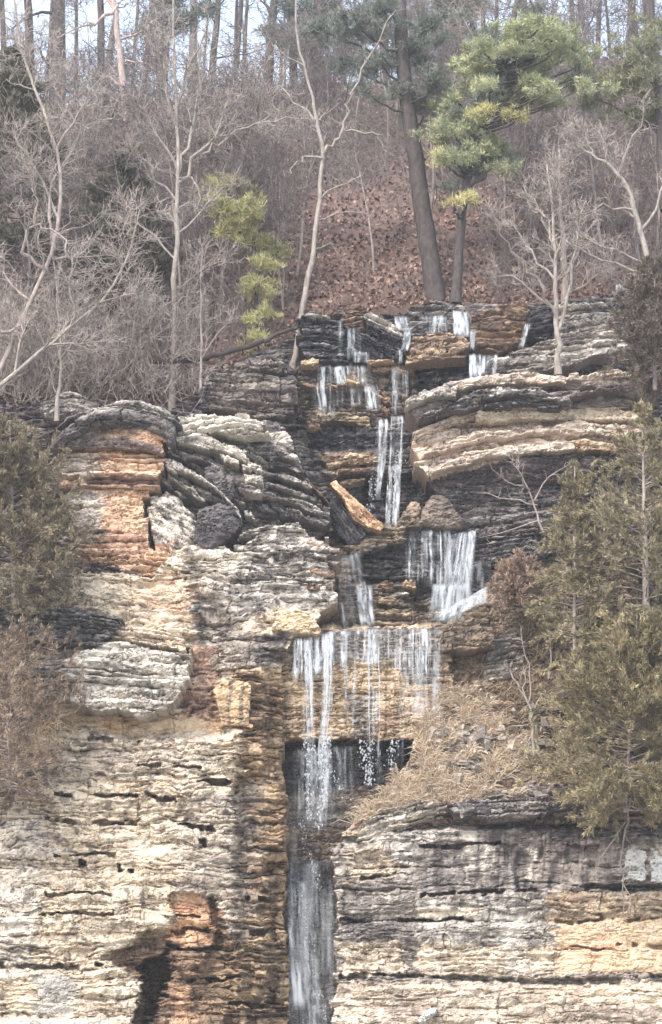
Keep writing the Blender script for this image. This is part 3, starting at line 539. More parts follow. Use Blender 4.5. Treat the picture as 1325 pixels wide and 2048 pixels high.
TR('wide grey stack of thin beds right of the forked tree', D, [(1108, 604), (1200, 598), (1240, 618), (1262, 690), (1190, 722), (1040, 750), (960, 764), (952, 738), (1010, 706), (1060, 692), (1108, 672)], 4.2, 'grey', 38, th=(8, 15), amp=.16, groove=.16, edge=.3, er=12, dip=-.1, speck=.5, beds=.5, bl=(50, 160))
TR('long overhanging lip of the big right outcrop', D, [(800, 826), (812, 800), (860, 776), (930, 754), (1040, 744), (1130, 752), (1240, 742), (1340, 748), (1320, 790), (1260, 814), (1100, 822), (1000, 820), (950, 815), (900, 828), (840, 842)], 2.2, dict(c0=(158,144,138), c1=(122,110,108), dk=(74,65,68), lt=(206,192,180)), 39, arch=22, th=(13, 28), amp=.28, groove=.24, gw=4.5, rough=.02, edge=.45, er=14, speck=.45, beds=.5, back=1.6, bl=(80, 260),
   paints=[dict(poly=[(930, 755), (1060, 742), (1340, 742), (1340, 770), (1100, 775), (960, 772)], pal='pink', k=.5, soft=8)])
big = TR('big pinkish bulging outcrop right of the twin falls', D, [(813, 892), (830, 856), (900, 828), (960, 814), (1100, 822), (1300, 824), (1330, 880), (1290, 925), (1140, 908), (1040, 914), (960, 934), (900, 948), (860, 958), (830, 928)], 2.6, 'pink', 40, arch=30, th=(11, 26), amp=.18, groove=.2, gw=4, rough=.025, edge=.5, er=22, speck=.6, beds=.2, back=2.0, bl=(50, 180), ssx=13, ssy=6, light=.7)
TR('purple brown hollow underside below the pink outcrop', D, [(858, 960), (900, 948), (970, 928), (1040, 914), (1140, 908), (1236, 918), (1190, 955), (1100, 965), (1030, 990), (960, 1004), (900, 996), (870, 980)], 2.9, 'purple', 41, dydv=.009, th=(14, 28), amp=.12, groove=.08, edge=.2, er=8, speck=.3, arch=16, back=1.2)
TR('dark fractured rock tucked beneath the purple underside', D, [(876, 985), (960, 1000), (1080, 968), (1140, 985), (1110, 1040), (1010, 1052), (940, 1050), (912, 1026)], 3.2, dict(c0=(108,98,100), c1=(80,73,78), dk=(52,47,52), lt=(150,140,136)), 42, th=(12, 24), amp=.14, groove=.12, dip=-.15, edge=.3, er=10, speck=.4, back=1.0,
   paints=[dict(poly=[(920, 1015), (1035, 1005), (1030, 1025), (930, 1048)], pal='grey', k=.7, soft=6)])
TR('dark thin bedded ledges behind the drooping twigs', D, [(930, 1052), (1050, 1018), (1120, 1040), (1125, 1095), (1050, 1138), (985, 1158), (958, 1110)], 2.9, 'darkgrey', 43, th=(9, 16), amp=.2, groove=.18, dip=-.12, edge=.3, er=10, beds=.6)
ls = empty('leaning_slab', P(705, 1080, 2.4), 'long tan slab leaning at an angle beside the twin falls', 'rock slab')
rock('top_face', [(658, 968), (672, 958), (722, 1004), (768, 1048), (764, 1066), (738, 1058), (704, 1034), (688, 1002)], 2.35, dict(c0=(206,166,124), c1=(172,134,102), dk=(120,92,76), lt=(234,200,156)), dip=.9, th=(12, 22), amp=.05, groove=.06, ragged=2, warp=3, edge=.15, er=6, speck=.3, seed=44, parent=ls, back=.6)
rock('dark_side', [(652, 992), (686, 998), (706, 1036), (738, 1062), (722, 1084), (700, 1092), (668, 1062)], 2.6, 'black', dip=1.2, ragged=2, warp=3, th=(12, 24), amp=.07, groove=.06, edge=.2, er=8, speck=.3, seed=45, parent=ls, back=.5)
TR('rounded brown boulder at the lip of the wide middle fall', 'boulder', [(838, 1050), (844, 1010), (864, 985), (886, 984), (904, 1002), (934, 1032), (930, 1054)], 2.6, dict(c0=(132,116,104), c1=(104,92,86), dk=(70,60,58), lt=(170,150,130)), 46, 'boulder', th=(30, 60), amp=.05, groove=.04, edge=.45, er=20, wet=.3)
TR('orange brown block left of the rounded boulder', 'boulder', [(792, 1056), (802, 1025), (822, 1000), (846, 1003), (844, 1054)], 2.8, dict(c0=(156,132,110), c1=(122,104,88), dk=(78,66,60), lt=(204,178,144)), 47, 'boulder', th=(16, 30), amp=.08, groove=.06, edge=.3, er=12)
TR('cream flat stone with a pointed end beside the curtain fall', D, [(540, 1262), (548, 1238), (596, 1218), (622, 1232), (644, 1258), (638, 1266)], .9, dict(c0=(240,216,178), c1=(224,192,148), dk=(150,116,88), lt=(250,234,206)), 48, th=(16, 30), amp=.05, groove=.05, edge=.25, er=8, speck=.2, warp=3)
TR('brown ledge at the right end of the curtain fall', D, [(880, 1305), (882, 1262), (905, 1240), (960, 1205), (985, 1215), (985, 1290), (950, 1300)], 1.2, 'wet', 49, th=(12, 26), amp=.14, groove=.12, edge=.3, er=10)
TR('striped square cut block in the left wall', D, [(424, 1378), (445, 1361), (503, 1362), (508, 1380), (503, 1452), (440, 1450)], .3, dict(c0=(222,184,134), c1=(190,158,118), dk=(112,100,92), lt=(240,214,168)), 50, th=(60, 120), amp=.03, groove=.03, streak=.8, speck=.1, edge=.15, er=6, warp=2.5, bl=(18, 30), light=.2)
TR('white and grey banded block overhanging the left wall', D, [(134, 1402), (130, 1322), (150, 1304), (190, 1287), (240, 1278), (330, 1300), (374, 1328), (372, 1360), (356, 1400), (322, 1426), (276, 1434), (250, 1418), (180, 1416)], -.35, 'pale', 51, th=(10, 22), amp=.24, groove=.24, gw=4, edge=.25, er=12, warp=7, rough=.02, dip=.05, speck=.5, beds=.5, light=.8, bl=(90, 260), back=1.3)
TR('dark weathered ledge under the left cedar', D, [(-520, 1205), (-40, 1205), (90, 1200), (180, 1224), (256, 1242), (240, 1262), (190, 1290), (80, 1286), (-40, 1268), (-520, 1270)], .0, dict(c0=(126,120,118), c1=(96,91,92), dk=(58,53,56), lt=(198,190,180)), 52, th=(8, 16), amp=.18, groove=.16, edge=.35, er=10, dip=.08, beds=.5, gu=smoothgrid(-20, 262, 2.0, -520, 262, 9.0), back=1.4)
TR('small pale block split off left of the banded block', D, [(40, 1300), (100, 1304), (124, 1322), (126, 1392), (90, 1396), (50, 1345)], -.15, 'grey', 53, th=(8, 16), amp=.12, groove=.12, edge=.3, er=10)
TR('cream layered shoulder above the banded block', D, [(178, 1282), (200, 1262), (235, 1248), (330, 1252), (388, 1288), (384, 1335), (335, 1298), (240, 1276)], .1, 'cream', 54, th=(8, 15), amp=.16, groove=.16, edge=.3, er=10, dip=.12, beds=.4, light=.7)
TR('white loose boulder lying low on the right wall', 'boulder', [(834, 2040), (848, 2022), (872, 2012), (880, 2018), (874, 2030), (852, 2044), (838, 2048)], -.25, 'ice', 55, 'boulder', th=(40, 80), amp=.02, groove=.0, edge=.25, er=9, speck=.1, warp=2)
TR('left white ice patch frozen on the right wall', 'ice patch', [(1238, 1698), (1262, 1694), (1294, 1697), (1300, 1712), (1290, 1730), (1298, 1748), (1284, 1764), (1262, 1756), (1244, 1764), (1246, 1738), (1238, 1722)], .45, 'ice', 56, 'ice_patch', m=M_ICE, th=(14, 26), amp=.06, groove=.05, edge=.25, er=12, speck=.25, wet=.4, ssx=16, ssy=12)
TR('right white ice patch at the edge of the right wall', 'ice patch', [(1303, 1697), (1360, 1697), (1360, 1770), (1306, 1766), (1301, 1730)], .45, 'ice', 57, 'ice_patch', m=M_ICE, th=(14, 26), amp=.06, groove=.05, edge=.25, er=12, speck=.2, wet=.4, ssx=16, ssy=12)
TR('left of the two white stones on the bank below the rusty shrub', 'boulder', [(1048, 1220), (1056, 1208), (1074, 1206), (1082, 1214), (1076, 1222)], 2.0, 'pale', 58, 'boulder', th=(40, 80), amp=.02, groove=0, edge=.2, er=6, speck=.2, warp=2)
TR('right of the two white stones on the bank below the rusty shrub', 'boulder', [(1088, 1216), (1096, 1208), (1116, 1210), (1118, 1218), (1100, 1221)], 2.0, 'pale', 59, 'boulder', th=(40, 80), amp=.02, groove=0, edge=.2, er=6, speck=.2, warp=2)
TR('grey thin bedded rocks on the bank behind the crooked sapling', D, [(965, 1345), (985, 1280), (1040, 1255), (1052, 1290), (1048, 1330), (1010, 1362), (975, 1362)], 1.9, 'grey', 60, th=(9, 15), amp=.18, groove=.18, edge=.3, er=8, dip=-.1, speck=.5)

# broken steps along the top of the right wall and stones on the bank
TR('broken grey step at the foot of the dry grass nearest the gully', D, [(688, 1690), (720, 1650), (770, 1618), (850, 1602), (900, 1598), (905, 1632), (840, 1650), (770, 1672), (720, 1700)], .45, dict(c0=(196,184,168), c1=(150,140,130), dk=(88,80,76), lt=(228,218,200)), 71, th=(9, 18), amp=.24, groove=.2, gw=4, dip=-.3, speck=.6, rough=.03)
TR('long grey capstone overhanging the right wall under the grass', D, [(902, 1612), (960, 1600), (1090, 1592), (1130, 1606), (1090, 1632), (1000, 1640), (920, 1644)], .0, 'darkgrey', 72, th=(11, 22), amp=.2, groove=.16, gw=4, dip=-.05, speck=.5, rough=.03)
TR('dark cracked rock step below the lowest cedar', D, [(1080, 1600), (1110, 1572), (1200, 1560), (1345, 1572), (1350, 1640), (1240, 1660), (1120, 1640)], .1, 'purple', 73, th=(10, 20), amp=.24, groove=.2, gw=4, speck=.5, rough=.04)
TR('square flat panel of smooth grey rock low on the left wall', 'rock', [(72, 1952), (148, 1953), (147, 2030), (72, 2029)], .28, dict(c0=(186,180,168), c1=(164,158,150), dk=(104,98,96), lt=(206,200,188)), 76, 'flat_rock', th=(60, 90), amp=.01, groove=.02, bl=(26, 38), speck=.2, streak=.7, rough=.01, warp=2, ragged=0, crk=0, pit=0, macro=.02, edge=.1, er=3)

def slab_stack(label, slabs, y, seed, pals, cat='rock stack'):
    e = empty('rock_stack', P(slabs[0][0][0][0], slabs[0][0][0][1], y), label, cat)
    for k, (ln, th, dy) in enumerate(slabs):
        rg = np.random.default_rng(seed + k); a = np.array(ln, float)
        t = np.linspace(0, len(a) - 1, 9); x = np.interp(t, range(len(a)), a[:, 0]); v = np.interp(t, range(len(a)), a[:, 1])
        h = th * .5 * (.55 + .55 * np.sin(np.pi * np.linspace(.08, .95, 9)) ** .5) * (1 + .25 * rg.normal(size=9))
        poly = [(x[i], v[i] - h[i]) for i in range(9)] + [(x[i] + 2, v[i] + h[i] * .8) for i in range(8, -1, -1)]
        dip = (a[-1, 1] - a[0, 1]) / (a[-1, 0] - a[0, 0])
        rock('slab', poly, y + dy, pals[k % len(pals)], dip=dip, th=(7, 14), amp=.07, groove=.08, gw=3, edge=.5, er=5, warp=4, ragged=8, rough=.02, speck=.5, seed=seed + k, parent=e, back=.9, light=.8, bl=(40, 110))
slab_stack('pale slabs curling down to the right past the dark boulders', [([(352, 880), (420, 884), (475, 903), (522, 936)], 25, 0), ([(334, 903), (400, 918), (450, 944)], 15, .1), ([(484, 934), (527, 940)], 20, -.1), ([(486, 958), (526, 962)], 18, -.05), ([(486, 978), (522, 984)], 15, 0),
    ([(330, 926), (385, 944), (432, 976), (480, 1026)], 17, -.15), ([(332, 950), (380, 978), (408, 1000)], 17, .05), ([(440, 912), (478, 926)], 14, -.05)], 1.2, 400, ['pale', 'darkgrey', 'pale', 'pale', 'grey', 'pale', 'grey'])
slab_stack('thin dark slabs stepping down to the right towards the twin falls', [([(520, 908), (560, 906), (596, 914)], 17, 0), ([(522, 928), (570, 930), (606, 944)], 15, .1), ([(524, 946), (580, 958), (622, 972)], 14, 0), ([(516, 964), (580, 980), (634, 1000)], 14, .12), ([(512, 986), (590, 1004), (648, 1028)], 14, 0), ([(502, 1006), (540, 1018), (580, 1034)], 18, .1), ([(566, 1022), (610, 1036), (650, 1048)], 14, .05), ([(488, 1026), (510, 1034)], 17, -.1), ([(600, 950), (640, 985), (656, 1004)], 12, .25)],
    1.75, 430, ['pale', 'darkgrey', 'grey', 'darkgrey', 'grey', 'black', 'darkgrey', 'pale', 'brown'])
slab_stack('brown and grey ledges stepping across the tier behind the lacy fall', [([(600, 768), (640, 772), (690, 768)], 14, -.1), ([(690, 760), (720, 764)], 20, -.2), ([(742, 742), (790, 738), (828, 742)], 26, 0), ([(750, 790), (784, 800)], 22, .1), ([(760, 818), (782, 824)], 20, .1), ([(610, 838), (670, 832), (740, 846)], 22, -.1), ([(600, 726), (640, 722)], 14, -.2), ([(735, 722), (790, 720)], 8, -.3), ([(612, 852), (640, 850)], 20, -.3)], 4.5, 460, ['brown', 'tan', 'brown', 'brown', 'brown', 'wet', 'tan', 'tan', 'brown'])
slab_stack('tan broken ledges crossed by the lower twin streams', [([(655, 930), (700, 918), (760, 915)], 16, 0), ([(672, 945), (730, 940), (780, 938)], 12, -.1), ([(680, 962), (730, 955)], 10, 0), ([(815, 930), (860, 940)], 14, .1), ([(830, 955), (858, 965)], 14, .1)], 3.9, 480, ['tan', 'brown', 'tan', 'darkgrey', 'darkgrey'])
slab_stack('stacked small blocks between the trickle and the wide middle fall', [([(758, 1172), (790, 1176)], 22, 0), ([(752, 1200), (800, 1204)], 18, 0), ([(765, 1190), (830, 1186)], 14, .1), ([(748, 1225), (830, 1228)], 16, -.1), ([(735, 1248), (840, 1248)], 12, -.2), ([(806, 1168), (832, 1170)], 20, .05)], 2.5, 500, ['brown', 'wet', 'grey', 'wet', 'wet', 'tan'])
slab_stack('thin broken slabs under the overhanging flat ledge', [([(470, 1118), (540, 1122)], 16, .1), ([(560, 1120), (600, 1124)], 16, .1), ([(480, 1140), (560, 1146)], 16, 0), ([(600, 1140), (668, 1148)], 20, .1), ([(500, 1166), (600, 1172)], 16, -.1), ([(560, 1195), (660, 1198)], 14, -.1), ([(610, 1172), (666, 1176)], 18, 0)], 1.15, 520, ['darkgrey', 'grey', 'darkgrey', 'brown', 'grey', 'grey', 'brown'])

slab_stack('grey lens shaped slabs making the lip of the big right outcrop', [([(812, 806), (860, 789), (915, 783)], 22, 0), ([(838, 832), (890, 816), (955, 806)], 20, .1), ([(905, 776), (960, 760), (1060, 754), (1135, 764)], 20, 0), ([(925, 794), (1000, 783), (1085, 788), (1140, 802)], 24, .05), ([(1060, 798), (1140, 790), (1300, 764)], 18, .1), ([(970, 808), (1050, 810), (1120, 812)], 12, .2), ([(1130, 756), (1220, 748), (1330, 752)], 16, .05)], 1.75, 540, ['grey', 'darkgrey', 'pink', 'darkgrey', 'purple', 'black', 'pink'])
slab_stack('pinkish cream beds bulging in the middle of the right outcrop', [([(826, 872), (900, 842), (985, 822)], 19, .05), ([(950, 832), (1060, 827), (1300, 830)], 24, 0), ([(850, 905), (960, 872), (1070, 862)], 24, -.05), ([(1050, 862), (1160, 856), (1310, 866)], 26, 0), ([(866, 938), (960, 908), (1060, 896), (1150, 890)], 22, -.1), ([(1130, 888), (1200, 890), (1250, 900)], 18, 0)], 2.3, 560, ['pink', 'cream', 'pink', 'pink', 'pink', 'tan'])

# loose angular stones lying over the bank
rg = np.random.default_rng(88); n = 360; bx = np.array([(780, 1600), (850, 1500), (900, 1400), (990, 1330), (1180, 1330), (1260, 1560), (1100, 1590), (900, 1620)], float)
u = 760 + 520 * rg.random(n); v = 1300 + 330 * rg.random(n); ok = (sdist(u, v, bx) > 0) & (fbm(u / 50, v / 40, 66, 3) < .56); u, v = u[ok], v[ok]
cu = np.array([(-1, -1, -1), (1, -1, -1), (1, 1, -1), (-1, 1, -1), (-1, -1, 1), (1, -1, 1), (1, 1, 1), (-1, 1, 1)], float)
cf = np.array([(0, 3, 2, 1), (4, 5, 6, 7), (0, 1, 5, 4), (1, 2, 6, 5), (2, 3, 7, 6), (3, 0, 4, 7)])
s_ = .035 + .1 * rg.random(len(u)) ** 2.5
def spin(k):
    q = rg.normal(0, 1, (k, 3, 3)); a = q[:, 0] / np.linalg.norm(q[:, 0], axis=1, keepdims=True); b = np.cross(a, q[:, 1]); b /= np.linalg.norm(b, axis=1, keepdims=True)
    return np.stack([a, b, np.cross(a, b)], 1)
V = P(u, v, 2.2 - .0042 * (v - 1310) - .3)[:, None] + np.einsum('nij,njk->nik', cu[None] * s_[:, None, None] * np.array([1.4, 1, .7]) * (.35 + .9 * rg.random((len(u), 8, 3))), spin(len(u)))
c = np.repeat(pcol(rg, len(u), [(176, 164, 152), (136, 128, 122), (196, 182, 166), (104, 96, 92)]), 8, 0)
tag(build('rubble', V.reshape(-1, 3), [(cf[None] + np.arange(len(u))[:, None, None] * 8).reshape(-1, 4)], M_ROCK, None, np.concatenate([c, np.zeros((len(c), 1))], 1)), 'loose grey stones scattered through the dry grass on the bank', 'rubble', kind='stuff')
# ------------------------------------------------------------------ trees and plants
def tubes(lines, sides=None):
    """lines = list of (points (k,3), radii (k)); returns vertices and faces of tapered tubes"""
    Vs, Fs, off = [], [], 0
    by = {}
    for p, r in lines:
        by.setdefault((len(p), 6 if r[0] > .05 else (4 if r[0] > .016 else 3)), []).append((p, r))
    for (k, sd), L in by.items():
        sd = sides or sd
        Pn = np.array([a for a, _ in L], float); Rn = np.array([b for _, b in L], float)
        T = np.empty_like(Pn); T[:, 1:-1] = Pn[:, 2:] - Pn[:, :-2]; T[:, 0] = Pn[:, 1] - Pn[:, 0]; T[:, -1] = Pn[:, -1] - Pn[:, -2]
        T /= np.linalg.norm(T, axis=-1, keepdims=True) + 1e-9
        ref = np.where(np.abs(T[..., 1:2]) < .9, np.array([0, 1., 0]), np.array([1., 0, 0]))
        A = np.cross(T, ref); A /= np.linalg.norm(A, axis=-1, keepdims=True) + 1e-9
        B = np.cross(T, A)
        an = np.arange(sd) * 2 * np.pi / sd
        ring = Pn[:, :, None] + Rn[:, :, None, None] * (A[:, :, None] * np.cos(an)[:, None] + B[:, :, None] * np.sin(an)[:, None])
        N = len(L); idx = np.arange(N * k * sd).reshape(N, k, sd) + off
        a = idx[:, :-1]; b = idx[:, 1:]
        Fs.append(np.stack([a, np.roll(a, -1, 2), np.roll(b, -1, 2), b], -1).reshape(-1, 4))
        if sd == 6: Fs.append(idx[:, -1, :].reshape(-1, 6))
        Vs.append(ring.reshape(-1, 3)); off += N * k * sd
    return np.concatenate(Vs), Fs

def limb(rg, p0, d0, L, r0, n=6, crook=.25, up=.1, tip=.25):
    p = np.array(p0, float); d = np.array(d0, float); d /= np.linalg.norm(d) + 1e-9
    pts = [p.copy()]
    for i in range(n - 1):
        d = d + rg.normal(0, crook, 3); d[2] += up; d /= np.linalg.norm(d)
        p = p + d * L / (n - 1); pts.append(p.copy())
    return np.array(pts), np.linspace(r0, max(r0 * tip, .003), n)

def side_dir(rg, t, ang):
    v = rg.normal(0, 1, 3); v -= v.dot(t) * t; v /= np.linalg.norm(v) + 1e-9
    return t * math.cos(ang) + v * math.sin(ang)

def sprout(rg, base, lines, lv, cnt, L, rmin=.0085, crook=.34, up=.08, a=(.5, 1.1), start=.2, ratio=.55, rr=.55):
    """grow lv orders of side branches from every line in base; adds them to lines"""
    cur = base
    for q in range(lv):
        nxt = []
        for p, r in cur:
            ln = np.linalg.norm(np.diff(p, axis=0), axis=1).sum()
            c = cnt[q] if q < len(cnt) else cnt[-1]
            c = max(1, int(c * (.7 + .6 * rg.random())))
            for _ in range(c):
                f = start + (1 - start) * rg.random() ** .8
                x = f * (len(p) - 1); i = min(int(x), len(p) - 2); fr = x - i
                o = p[i] * (1 - fr) + p[i + 1] * fr; t = p[i + 1] - p[i]; t = t / (np.linalg.norm(t) + 1e-9)
                ro = (r[i] * (1 - fr) + r[i + 1] * fr) * rr
                l = L * ratio ** q * (.5 + .8 * rg.random()) * (1 - .45 * f)
                nxt.append(limb(rg, o, side_dir(rg, t, a[0] + (a[1] - a[0]) * rg.random()), l, max(ro, rmin), 5 if q < lv - 1 else 4, crook, up))
        lines += nxt; cur = nxt
    return lines

def bark(name, c, c2=None, **k): return mat(name, base=tuple(alb(c)), rough=.9, var=.5, vscale=(9, 9, 4), **k)
M_BPALE = bark('pale_bark', (152, 140, 131), bump=.6); M_BGREY = bark('grey_bark', (156, 140, 132), bump=.3)
M_BDARK = bark('dark_bark', (84, 75, 73), bump=.8); M_BPINK = bark('pinkish_bark', (168, 146, 138), bump=.4)
M_TWIG = bark('grey_twig', (148, 135, 127)); M_TWIGP = bark('mauve_twig', (116, 105, 103)); M_TWIGD = bark('dark_twig', (92, 84, 84))
M_LEAF = mat('needle_foliage', attr=True, rough=.7, var=.25, vscale=(3, 3, 3))

def path(pts, y, r0, r1, dense=3):
    """limb traced through pixels at depth y (or its own depths), radii in photo pixels"""
    a = np.array([(q[0], q[1], q[2] if len(q) > 2 else y) for q in pts], float)
    t = np.linspace(0, len(a) - 1, (len(a) - 1) * dense + 1)
    b = np.stack([np.interp(t, np.arange(len(a)), a[:, i]) for i in range(3)], 1)
    for _ in range(2): b[1:-1] = (b[:-2] + 2 * b[1:-1] + b[2:]) / 4
    return P(b[:, 0], b[:, 1], b[:, 2]), np.linspace(r0, r1, len(b)) * mpp(b[:, 2])

def wander(rg, line, a):
    p, r = line; p = p.copy(); n = rg.normal(0, a, p.shape); n[0] = 0
    p += n; return p, r

def hero(label, trunk, limbs, y, r, barkm=None, twigm=None, seed=1, lv=3, cnt=(7, 6, 5), L=2.0, cat='bare tree', name='bare_tree', group=None, tw=True, ldepth=.6, start=.35, flare=1.25, **k):
    """a bare tree: trunk and limbs traced, twigs grown"""
    rg = np.random.default_rng(seed)
    tl = path(trunk, y, r[0] * .75, r[1] * .45); tl[1][0] *= flare; tl[1][1] *= 1 + (flare - 1) * .5
    t0 = wander(rg, tl, .02 * (1 if r[0] > 3 else .5))
    e = empty(name, t0[0][0], label, cat, group)
    ll = []
    for q in limbs:
        z = np.linspace(0, rg.normal(0, ldepth), len(q[0]))
        ll.append(wander(rg, path([(a[0], a[1], (a[2] if len(a) > 2 else y) + dz) for a, dz in zip(q[0], z)], y, q[1] * .8, q[2] * .6), .055 * (1 if r[0] > 5 else .5)))
    tw_ = []
    if tw: sprout(rg, [(t0[0][int(len(t0[0]) * start):], t0[1][int(len(t0[1]) * start):])] , tw_, lv, cnt, L, **k)
    if tw and ll: sprout(rg, ll, tw_, max(1, lv - 1), cnt, L * .6, start=.3, **k)
    V, F = tubes([t0] + ll); build('trunk', V, F, barkm or M_BPALE, e, smooth=True)
    if tw_: V, F = tubes(tw_); build('crown', V, F, twigm or M_TWIG, e)
    return e

# --- needle and leaf sprays
def tufts(rg, cen, dirs, size, n, width, cols, spread=.9):
    """every centre gets n narrow leaf faces fanned about its direction"""
    N = len(cen)
    d = dirs[:, None] + rg.normal(0, spread, (N, n, 3)); d /= np.linalg.norm(d, axis=-1, keepdims=True) + 1e-9
    ln = size * (.6 + .7 * rg.random((N, n, 1))); o = cen[:, None] + rg.normal(0, size * .18, (N, n, 3))
    s = np.cross(d, rg.normal(0, 1, (N, n, 3))); s /= np.linalg.norm(s, axis=-1, keepdims=True) + 1e-9
    s *= width * (.7 + .6 * rg.random((N, n, 1)))
    v = np.stack([o - s * .5, o + d * ln * .55 - s, o + d * ln, o + d * ln * .55 + s, ], 2)
    f = np.arange(N * n * 4).reshape(-1, 4)
    c = np.repeat(cols[:, None], n, 1) * (.8 + .4 * rg.random((N, n, 1)))
    c = np.repeat(c[:, :, None], 4, 2)
    return v.reshape(-1, 3), f, np.concatenate([c.reshape(-1, 3), np.zeros((N * n * 4, 1))], 1)
def pine(label, trunk, y, r, clumps, pal, seed=1, size=.2, n=26, width=.0085, dens=1.0, barkm=None, cat='pine tree', name='pine_tree', thick=.9, limb_r=4):
    """traced trunk; clumps = (px, py, rx, ry[, dy, palette]) of needle tufts, each on its own limb"""
    rg = np.random.default_rng(seed)
    t0 = wander(rg, path(trunk, y, r[0], r[1]), .01); t0[1][0] *= 1.2
    e = empty(name, t0[0][0], label, cat)
    ll, Vs, Fs, Cs, off = [], [], [], [], 0
    tp = np.array([(q[0], q[1]) for q in trunk], float)
    for cl in clumps:
        cx, cy, rx, ry = cl[:4]; dy = cl[4] if len(cl) > 4 else rg.normal(0, .7); pp = cl[5] if len(cl) > 5 else pal
        o = np.argsort(tp[:, 1]); ty = min(max(cy + 25 + abs(cx - np.interp(cy, tp[o, 1], tp[o, 0])) * .25, tp[:, 1].min()), tp[:, 1].max())
        tx = np.interp(ty, tp[o, 1], tp[o, 0])
        ln = wander(rg, path([(tx, ty, y), ((tx + cx) / 2, (ty + cy) / 2 + 8, y + dy * .5), (cx, cy, y + dy)], y, limb_r, 1.3), .03); ll.append(ln)
        sprout(rg, [ln], ll, 1, (4,), rx * mpp(y) * 1.2, rmin=.008, up=.05, start=.5)
        N = int(dens * rx * ry * 3.14 / 50)
        # tufts sit on a few dozen twig ends so that the clump has gaps
        K = max(3, N // 7); kk = rg.normal(0, .45, (K, 3)); kk *= np.array([rx * mpp(y), thick * rx * mpp(y) * .8, ry * mpp(y)])
        cen = P(cx, cy, y + dy) + kk[rg.integers(0, K, N)] + rg.normal(0, size * .45, (N, 3)) * np.array([1.3, 1.3, .6])
        dr = np.tile(np.array([0, -.25, .55]), (N, 1)) + rg.normal(0, .35, (N, 3))
        v, f, c = tufts(rg, cen, dr, size, n, width, pcol(rg, N, pp))
        Vs.append(v); Fs.append(f + off); Cs.append(c); off += len(v)
    V, F = tubes([t0] + ll); build('trunk', V, F, barkm or M_BDARK, e, smooth=True)
    build('crown', np.concatenate(Vs), [np.concatenate(Fs)], M_LEAF, e, np.concatenate(Cs))
    return e

def cedar(label, base, apex, width, y, pal, seed=1, size=.125, n=9, leaf=.0115, dens=1.0, cat='cedar', name='cedar_tree', shape=1.0, lean=0, barkm=None, fill=.75, low=.08, trunk_r=None):
    """cone of drooping feathery branches round a straight trunk; base, apex, width in photo pixels"""
    rg = np.random.default_rng(seed); m = mpp(y)
    tr = path([(base[0], base[1], y), ((base[0] + apex[0]) / 2, (base[1] + apex[1]) / 2, y), (apex[0], apex[1], y)], y, trunk_r or max(3.5, width * .022), 1)
    e = empty(name, tr[0][0], label, cat)
    H = np.linalg.norm(tr[0][-1] - tr[0][0]); ll, cen, dr = [], [], []
    nb = int(H * 24 * dens)
    for i in range(nb):
        f = low + (1 - low) * rg.random(); x = f * (len(tr[0]) - 1); j = min(int(x), len(tr[0]) - 2)
        o = tr[0][j] + (tr[0][j + 1] - tr[0][j]) * (x - j)
        R0 = width * m * .5 * min(1, ((1 - f) ** shape) * 1.15 + .06) * min(1, .45 + f * 3) * (.6 + .55 * rg.random())
        az = rg.random() * 6.283; d = np.array([math.cos(az), math.sin(az), (.35 + .35 * rg.random()) * min(1, f * 1.8) - .25 * max(0, 1 - f * 2.5)])
        ln = limb(rg, o, d, R0 * 1.05, .012 + .01 * (1 - f), 6, .13, -.03); ll.append(ln)
        sub = sprout(rg, [ln], [], 1, (6,), R0 * .5, rmin=.005, start=.2, up=.05); ll += sub
        for p, r in [ln] + sub:
            k = max(2, int(np.linalg.norm(p[-1] - p[0]) / .055 * fill))
            tt = (.25 + .75 * rg.random(k)) * (len(p) - 1); ii = np.minimum(tt.astype(int), len(p) - 2)
            cen.append(p[ii] + (p[ii + 1] - p[ii]) * (tt - ii)[:, None]); dr.append(np.tile((p[-1] - p[0]) / (np.linalg.norm(p[-1] - p[0]) + 1e-9), (k, 1)) + np.array([0, 0, .35]))
    V, F = tubes([tr] + ll); build('trunk', V, F, barkm or M_BGREY, e, smooth=True)
    cen = np.concatenate(cen); dr = np.concatenate(dr)
    cc = fbm(cen[:, 0] * 1.4 + seed, cen[:, 2] * 1.8, seed, 3)[:, None]
    col = pcol(rg, len(cen), pal) * .72 * (.75 + .5 * cc)
    v, f, c = tufts(rg, cen, dr, size, n, leaf, col, .45)
    build('crown', v, [f], M_LEAF, e, c)
    return e

def copy_tree(o):
    c = o.copy(); C.objects.link(c)
    for ch in o.children:
        d = ch.copy(); C.objects.link(d); d.parent = c
    return c
# ------------------------------------------------------------------ the wood on the hillside
rng = np.random.default_rng(2024)
# traced trees
hero('white barked bare tree rooted beside the domed cap', [(346, 834), (346, 760), (350, 640), (352, 520), (353, 430), (358, 330), (352, 200), (348, 60), (345, -90)],
     [([(356, 350), (376, 300), (386, 235), (402, 180), (400, 100)], 5, 2), ([(358, 365), (410, 302), (440, 262), (456, 200)], 5, 2), ([(405, 308), (440, 285), (490, 250), (560, 240), (612, 232)], 4, 1.5),
      ([(352, 400), (300, 330), (262, 300)], 4, 1.5), ([(354, 330), (300, 240), (270, 190)], 4, 1.5), ([(352, 470), (420, 400), (470, 360)], 3.5, 1.2), ([(352, 520), (290, 450), (240, 420)], 3.5, 1.2),
      ([(350, 600), (400, 540), (450, 520)], 3, 1), ([(350, 640), (300, 590), (260, 580)], 3, 1), ([(352, 250), (330, 150), (300, 60)], 4, 1.5), ([(352, 220), (385, 120), (420, 40)], 4, 1.5)], 3.1, (10, 4), seed=1, lv=3, cnt=(20, 7, 5), L=1.7, start=.22)
